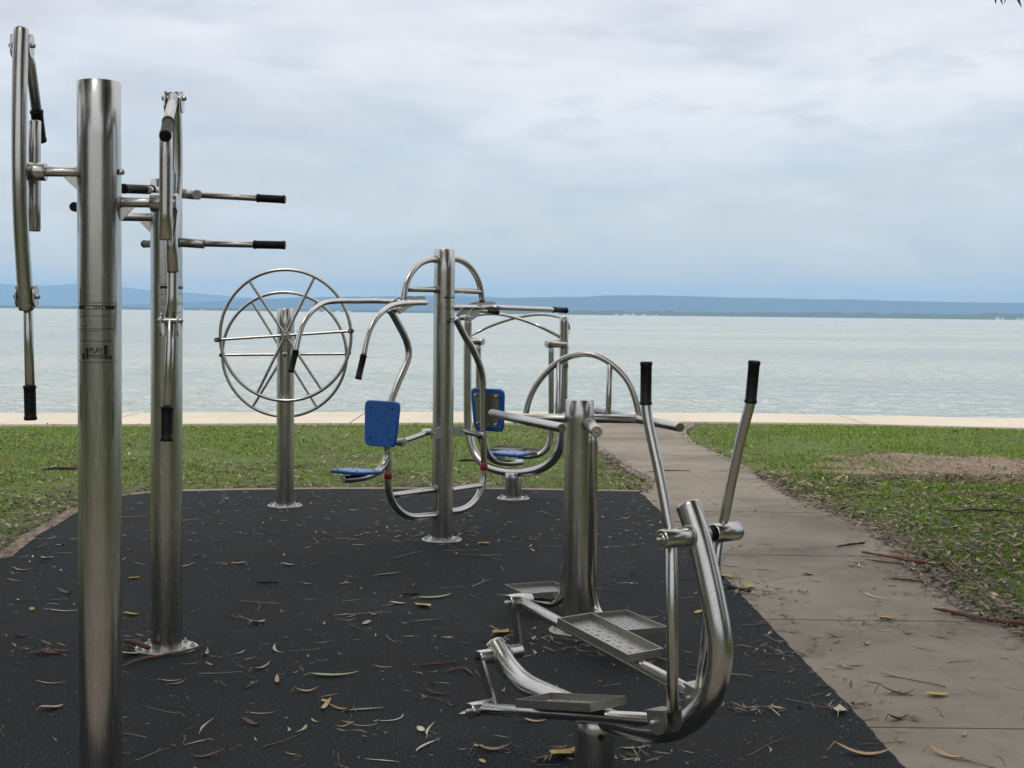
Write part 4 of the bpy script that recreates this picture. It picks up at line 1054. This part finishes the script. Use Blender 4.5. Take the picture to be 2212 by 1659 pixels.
stick('bark_strip', [(258, 1392), (290, 1396), (322, 1408)], .016, 'thick brown bark piece against the second post base plate', 'bark', z=RZ + .01)
stick('bark_strip', [(60, 1417), (110, 1412), (150, 1412)], .010, 'brown bark strip on the rubber at the far left of the frame', 'bark', z=RZ)
stick('bark_strip', [(555, 1262), (600, 1262)], .009, 'short black twig on the rubber below the spoked wheel post', 'bark', z=RZ, m=DARKBARK)
stick('bark_strip', [(862, 1289), (905, 1287)], .010, 'short black stick on the rubber in front of the seat machine', 'bark', z=RZ, m=DARKBARK)
stick('bark_strip', [(905, 1442), (940, 1440), (985, 1434)], .008, 'brown bark sliver on the rubber left of the elliptical crank', 'bark', z=RZ)
stick('bark_strip', [(960, 1455), (1000, 1448), (1020, 1460)], .007, 'forked brown bark sliver on the rubber just left of the elliptical crank', 'bark', z=RZ)
stick('bark_strip', [(1215, 1385), (1262, 1390), (1305, 1396)], .008, 'brown bark strip at the foot of the swing stepper post', 'bark', z=RZ)
stick('fallen_branch', [(2020, 1099), (2042, 1106), (2070, 1107), (2100, 1103), (2125, 1106), (2160, 1105), (2190, 1111), (2240, 1110)], .010, 'dark crooked fallen branch on the right lawn', 'branch', z=.03, m=DARKBARK)
stick('fallen_branch', [(985, 1000), (1010, 998), (1040, 1001)], .018, 'brown branch on the lawn between the seat machine and the air walker', 'branch', z=.02, m=DARKBARK)
stick('fallen_branch', [(92, 1018), (130, 1016), (172, 1017)], .018, 'dark branch on the left lawn left of the foremost post', 'branch', z=.02, m=DARKBARK)
stick('fallen_branch', [(1395, 1022), (1440, 1018), (1490, 1019)], .008, 'thin dark twig across the path behind the left elliptical handle', 'branch', z=PZ)

# ------------------------------------------------------------------ far shore, hills
def ridge(name, Yd, prof, depth, m, seed, jag, base=-1.2, nx=420, span=2.6):
    """a hill range: crest profile given as (photo u, crest height in photo units above the water line)"""
    r = np.random.default_rng(seed); us = np.linspace(CU - 1106 * span, CU + 1106 * span, nx); ph = np.interp(us, [p[0] for p in prof], [p[1] for p in prof])
    xs = (us - CU) / F * Yd; hz = ph / F * Yd
    for s, a in ((.004, .35), (.012, .3), (.04, .2), (.12, .15)): hz = hz * 1 + jag * a * (np.interp(us * s, np.arange(-200, 400), r.random(600)) - .5) * Yd / F
    rows = [(-.5, .0), (-.36, .28), (-.22, .55), (-.1, .85), (0, 1), (.15, .8), (.4, 0)]
    vs = []; fs = []
    for k, (dy, hf) in enumerate(rows):
        jit = (np.interp(us * .03, np.arange(-200, 400), r.random(600)) - .5) * .16 if 0 < k < 4 else 0
        for x, h, jj in zip(xs, hz, np.broadcast_to(jit, xs.shape)): vs.append((x * (1 + dy * depth / Yd), Yd + dy * depth, base + max(.0, (hf + jj)) * h))
    for k in range(len(rows) - 1):
        for i in range(nx - 1): fs.append((k * nx + i, k * nx + i + 1, (k + 1) * nx + i + 1, (k + 1) * nx + i))
    mb = MB(); mb.add(vs, fs, None, True); o = mb.build(name, m); struct(o); return o
SHY = 3400.0
ridge('hills', 7600, [(-2000, 30), (100, 4), (380, 14), (500, 24), (640, 29), (760, 32), (900, 33), (960, 36), (1040, 31), (1150, 35), (1240, 37), (1330, 41), (1420, 43), (1560, 40), (1750, 39), (1900, 38), (2050, 36), (2212, 35), (3000, 40), (4200, 30)], 1600, HILL, 3, 5)
ridge('far_hills', 11500, [(-2000, 60), (-600, 42), (0, 51), (90, 47), (170, 53), (260, 47), (330, 40), (400, 37), (500, 30), (620, 24), (760, 28), (900, 36), (980, 40), (1040, 37), (1150, 28), (1400, 30), (2212, 20), (4200, 30)], 2200, HILL, 8, 5)
# low wooded far shore
mb = MB(); nx = 700; r = np.random.default_rng(12)
us = np.linspace(-2200, 4400, nx); prof = np.interp(us, [-2200, 0, 600, 1000, 1300, 1700, 2100, 2212, 4400], [4.5, 4.5, 5, 5.5, 9, 10, 10.5, 12, 14])
h = prof / F * SHY * (.78 + .5 * np.interp(us * .09, np.arange(-300, 500), r.random(800)) * np.interp(us * .02, np.arange(-300, 500), .6 + .6 * r.random(800)))
rows = [(-160, 0), (-120, .12), (-60, .75), (-20, .95), (20, 1), (120, .9), (400, 0)]; vs = []; fs = []
for dy, hf in rows:
    j = .8 + .4 * r.random(nx)
    for x_, h_, jj in zip((us - CU) / F * SHY, h, j): vs.append((x_, SHY + dy, WZ - .05 + (h_ * hf * jj if 0 < hf < 1 else h_ * hf)))
for k in range(len(rows) - 1):
    for i in range(nx - 1): fs.append((k * nx + i, k * nx + i + 1, (k + 1) * nx + i + 1, (k + 1) * nx + i))
mb.add(vs, fs, None, False); o = mb.build('far_woodland', WOODS); struct(o, 'stuff', 'low wooded far shore across the bay')
# tiny pale buildings on the far shore
def far_house(u, w, hh, lab):
    w *= .8; hh *= .75; c = Vector(((u - CU) / F * SHY, SHY - 175, WZ)); root = thing('waterfront_building', lab, 'building', c, 'tiny buildings on the far shore')
    mb = MB(); box(mb, c + Z * hh / 2, X * w / 2, Y_ * 5, Z * hh / 2); mb.build('wall', WHITEWALL, root)
    mb = MB(); prism(mb, [c + Z * hh + X * a for a in (-w / 2 - .5, w / 2 + .5)] + [c + Z * (hh + 2.2)], Y_ * 11); mb.build('roof', ROOFM, root)
for u, w, hh in ((278, 6, 3), (290, 9, 3.5), (303, 6, 3), (400, 5, 3), (430, 6, 3), (470, 5, 3), (708, 6, 3), (722, 9, 3.5), (748, 12, 4), (772, 7, 4.5)):
    far_house(u, w, hh, 'tiny white building on the far shore left of the seat machine')
for u, w, hh in ((1318, 9, 4), (1338, 16, 4), (1352, 8, 5), (1374, 12, 3.5), (1400, 6, 3)):
    far_house(u, w, hh, 'tiny white building on the far shore right of the air walker post')
far_house(1188 + 2, 26, 5, 'long low white building on the far shore above the crossed rails of the air walker')
for u, w, hh in ((2098, 9, 6), (2108, 6, 4.5), (2140, 7, 4), (2150, 6, 4)):
    far_house(u, w, hh, 'tiny pale building among trees at the right end of the far shore')

# ------------------------------------------------------------------ gum trees around and behind the viewer
def gum(name, x, y, H, crown_r, nl, lab, seed, extra=None):
    r = np.random.default_rng(seed); root = thing(name, lab, 'tree', (x, y, 0), 'gum trees behind the viewer')
    mb = MB(); top = Vector((x + r.uniform(-.5, .5), y + r.uniform(-.5, .5), H * .55))
    tube(mb, cat([Vector((x, y, -.1)), Vector((x + .1, y, H * .2)), top], 6), [.30 - .015 * i for i in range(13)], 14)
    cl = []
    for k in range(11):
        a = k * 2.4 + r.uniform(-.4, .4); rr = crown_r * r.uniform(.45, .95); e = Vector((x + math.cos(a) * rr, y + math.sin(a) * rr, H * r.uniform(.55, .95)))
        s = Vector((x, y, 0)).lerp(top, r.uniform(.55, 1)); s.z = max(s.z, 1.5)
        pth = cat([s, s.lerp(e, .5) + Z * .5, e], 4); tube(mb, pth, [.10 * (1 - .8 * i / 8) for i in range(9)], 8); cl.append(e)
        cl.append(s.lerp(e, .6) + Z * .6)
    mb.build('trunk', TRUNK, root)
    n = nl; ci = r.integers(0, len(cl), n); C = np.array([tuple(c) for c in cl])[ci]
    off = r.normal(0, 1, (n, 3)) * np.array([1.05, 1.05, .75]) * crown_r / 4.2
    c = C + off; c[:, 2] = np.maximum(c[:, 2], H * .42)
    if extra is not None: c = np.concatenate([c, extra])
    n = len(c); a = r.uniform(0, 6.283, n); dz = r.uniform(-1.2, -.1, n); d = np.stack([np.cos(a), np.sin(a), dz], 1); d /= np.linalg.norm(d, axis=1)[:, None]
    s = np.stack([-np.sin(a), np.cos(a), r.uniform(-.5, .5, n)], 1); L = r.uniform(.14, .30, n)[:, None]; Wd = L * r.uniform(.16, .26, n)[:, None]
    V = np.zeros((n, 4, 3)); V[:, 0] = c; V[:, 1] = c + d * L * .45 + s * Wd; V[:, 2] = c + d * L; V[:, 3] = c + d * L * .45 - s * Wd
    # keep the frame clear: no leaf may hang into the photographed view
    rel = V - np.array(CAM); ok = ~((rel[:, :, 1] > .3).any(1) & ((rel[:, :, 2] / np.maximum(rel[:, :, 1], .3)) < .255).any(1) & (np.abs(rel[:, :, 0] / np.maximum(rel[:, :, 1], .3)) < .55).any(1))
    o = bulk('crown', V[ok], 4, CROWN); o.data.transform(Matrix.Translation((-x, -y, 0))); o.parent = root; return root
T1 = gum('gum_tree', 5.0, 1.2, 12.5, 6.0, 36000, 'gum tree right of the viewer whose leaf tips hang in at the top right corner', 31)
gum('gum_tree', -6.2, 1.5, 12, 4.8, 17000, 'gum tree standing left of the viewer beside the rubber, seen only as a dark reflection', 32)
gum('gum_tree', 8.9, -3.0, 12.5, 5.2, 20000, 'gum tree standing behind the viewer, seen only as a dark reflection in the posts', 33)
gum('gum_tree', -10.5, -3.5, 10, 4.6, 12000, 'gum tree behind and left of the viewer, seen only as a dark reflection', 34)
gum('gum_tree', 12.5, -9.5, 10, 4.6, 12000, 'gum tree behind and right of the viewer, seen only as a dark reflection', 35)
# the leaf tips that show in the corner, on a drooping twig
mb = MB(); tp = [Vector((4.3, 2.2, 5.2)), Vector((2.9, 4.4, 3.6)), P(2240, -60, 5.5), P(2195, -40, 5.5), P(2150, -32, 5.5)]
tube(mb, cat(tp, 5), [.03 - .0013 * i for i in range(21)], 8); sp = mb.build('drooping_twig', TRUNK, T1)
def hang(u0, v0, u1, v1, w, bendu):
    mb = MB(); Yd = 5.5; a, b = P(u0, v0, Yd), P(u1, v1, Yd + .03); s = X; n = 6; vs = []
    for i in range(n + 1):
        t = i / n; c = a.lerp(b, t) + X * bendu * math.sin(math.pi * t); ww = w * math.sin(math.pi * (.08 + .9 * t)) ** .8
        vs += [c - s * ww / 2, c + s * ww / 2 + Y_ * ww * .3]
    mb.add(vs, [(2 * i, 2 * i + 1, 2 * i + 3, 2 * i + 2) for i in range(n)], None, True); mb.build('leaf', CROWN, sp)
hang(2150, -34, 2151, 9, .013, 0); hang(2162, -36, 2166, 11, .012, -.006); hang(2176, -34, 2169, 9, .008, .004); hang(2197, -38, 2207, 16, .016, -.008); hang(2214, -40, 2222, 14, .02, 0); hang(2205, -30, 2216, 4, .014, -.004)
# the wood behind, one dark mass
n = 26000; r = np.random.default_rng(77); a = r.uniform(R(160), R(380), n); rad = r.uniform(19, 30, n)
hs = np.where((a > R(215)) & (a < R(305)), 2.2, 9.0 + 2.5 * np.sin(a * 9) + 1.5 * np.sin(a * 23))
c = np.stack([np.cos(a) * rad, np.sin(a) * rad - 2, r.uniform(.0, 1, n) ** .8 * hs], 1)
a2 = r.uniform(0, 6.283, n); d = np.stack([np.cos(a2), np.sin(a2), r.uniform(-1, 1, n)], 1); s = np.stack([-np.sin(a2), np.cos(a2), r.uniform(-.6, .6, n)], 1); L = r.uniform(.5, 1.1, n)[:, None]
V = np.zeros((n, 4, 3)); V[:, 0] = c; V[:, 1] = c + d * L * .5 + s * L * .28; V[:, 2] = c + d * L; V[:, 3] = c + d * L * .5 - s * L * .28
o = bulk('woodland', V, 4, CROWN); struct(o, 'stuff', 'dark wood behind the viewer')

# ------------------------------------------------------------------ haze
mb = MB(); hx, y0, y1, z0, z1 = 15500, -80, 13500, -2.5, 235
c = Vector((0, (y0 + y1) / 2, (z0 + z1) / 2)); box(mb, c, X * hx, Y_ * (y1 - y0) / 2, Z * (z1 - z0) / 2)
hz_m = bpy.data.materials.new('haze_air'); hz_m.use_nodes = True; nt = hz_m.node_tree
for n_ in list(nt.nodes):
    if n_.type != 'OUTPUT_MATERIAL': nt.nodes.remove(n_)
pv = nt.nodes.new('ShaderNodeVolumePrincipled'); pv.inputs['Color'].default_value = (.40, .66, 1.0, 1); pv.inputs['Density'].default_value = 1.5e-4
nt.links.new(pv.outputs['Volume'], [n_ for n_ in nt.nodes if n_.type == 'OUTPUT_MATERIAL'][0].inputs['Volume'])
o = mb.build('haze', hz_m); struct(o, 'stuff', 'pale blue sea haze over the bay')

# ------------------------------------------------------------------ sky and light
SUN_EL, SUN_AZ = R(56), R(200)
w = bpy.data.worlds.new('World'); scene.world = w; w.use_nodes = True; nt = w.node_tree
bg = nt.nodes['Background']; bg.inputs['Strength'].default_value = .1
sky = nt.nodes.new('ShaderNodeTexSky'); sky.sky_type = 'NISHITA'; sky.sun_disc = False; sky.sun_elevation = SUN_EL; sky.sun_rotation = SUN_AZ
sky.air_density = 1; sky.dust_density = 2
tc = nt.nodes.new('ShaderNodeTexCoord'); gen = tc.outputs['Generated']
sep = nt.nodes.new('ShaderNodeSeparateXYZ'); nt.links.new(gen, sep.inputs[0])
c1 = noise(nt, gen, 1, 7, .52, (4.5, 4.5, 17)); c2 = noise(nt, gen, 1, 7, .58, (12, 12, 40)); c3 = noise(nt, gen, 1, 3, .5, (2.2, 2.2, 9))
def math_(op, a, b):
    n = nt.nodes.new('ShaderNodeMath'); n.operation = op
    for i, s in enumerate((a, b)):
        if isinstance(s, (int, float)): n.inputs[i].default_value = s
        else: nt.links.new(s, n.inputs[i])
    return n.outputs[0]
el = sep.outputs['Z']
wob = math_('MULTIPLY', math_('SUBTRACT', c1, .5), .10)
elw = math_('ADD', el, wob)
grad = ramp(nt, mrange(nt, elw, -.02, .30, 0, 1), [(0, (12.0, 9.8, 6.0)), (.08, (10.6, 9.2, 6.3)), (.20, (8.4, 8.2, 7.2)), (.40, (7.3, 7.8, 8.1)), (.64, (8.4, 8.6, 9.2)), (1, (9.8, 9.8, 10.0))])
hi = mixc(nt, mrange(nt, el, .22, .9, 0, 1), grad, (17.5, 16.8, 15.6))
low = mrange(nt, el, .005, .05, 0, 1); up = mrange(nt, el, .06, .16, 0, 1)
cl = mixc(nt, math_('MULTIPLY', mrange(nt, c1, .50, .64, 0, .85), up), hi, (10.6, 10.5, 10.6))
cl = mixc(nt, math_('MULTIPLY', mrange(nt, c1, .38, .50, .7, 0), up), cl, (7.5, 7.4, 7.8))
cl = mixc(nt, math_('MULTIPLY', mrange(nt, c2, .52, .66, 0, .5), low), cl, (9.4, 9.5, 9.8))
cl = mixc(nt, math_('MULTIPLY', mrange(nt, c2, .34, .48, .45, 0), low), cl, (5.9, 6.6, 7.3))
cl = mixc(nt, mrange(nt, c3, .52, .70, 0, .35), cl, (7.6, 7.5, 7.9))
fin = mixc(nt, .12, cl, sky.outputs['Color'])
nt.links.new(fin, bg.inputs['Color'])
sun = bpy.data.lights.new('sun', 'SUN'); sun.energy = 1.2; sun.angle = R(20); sun.color = (1, .96, .9)
so = bpy.data.objects.new('sun', sun); col.objects.link(so)
d = Vector((math.sin(SUN_AZ) * math.cos(SUN_EL), math.cos(SUN_AZ) * math.cos(SUN_EL), math.sin(SUN_EL)))
so.rotation_euler = (-d).to_track_quat('-Z', 'Y').to_euler()
scene.view_settings.view_transform = 'Standard'; scene.view_settings.look = 'None'; scene.view_settings.exposure = 0; scene.view_settings.gamma = 1
scene.cycles.use_denoising = True; scene.cycles.volume_bounces = 1; scene.cycles.max_bounces = 8
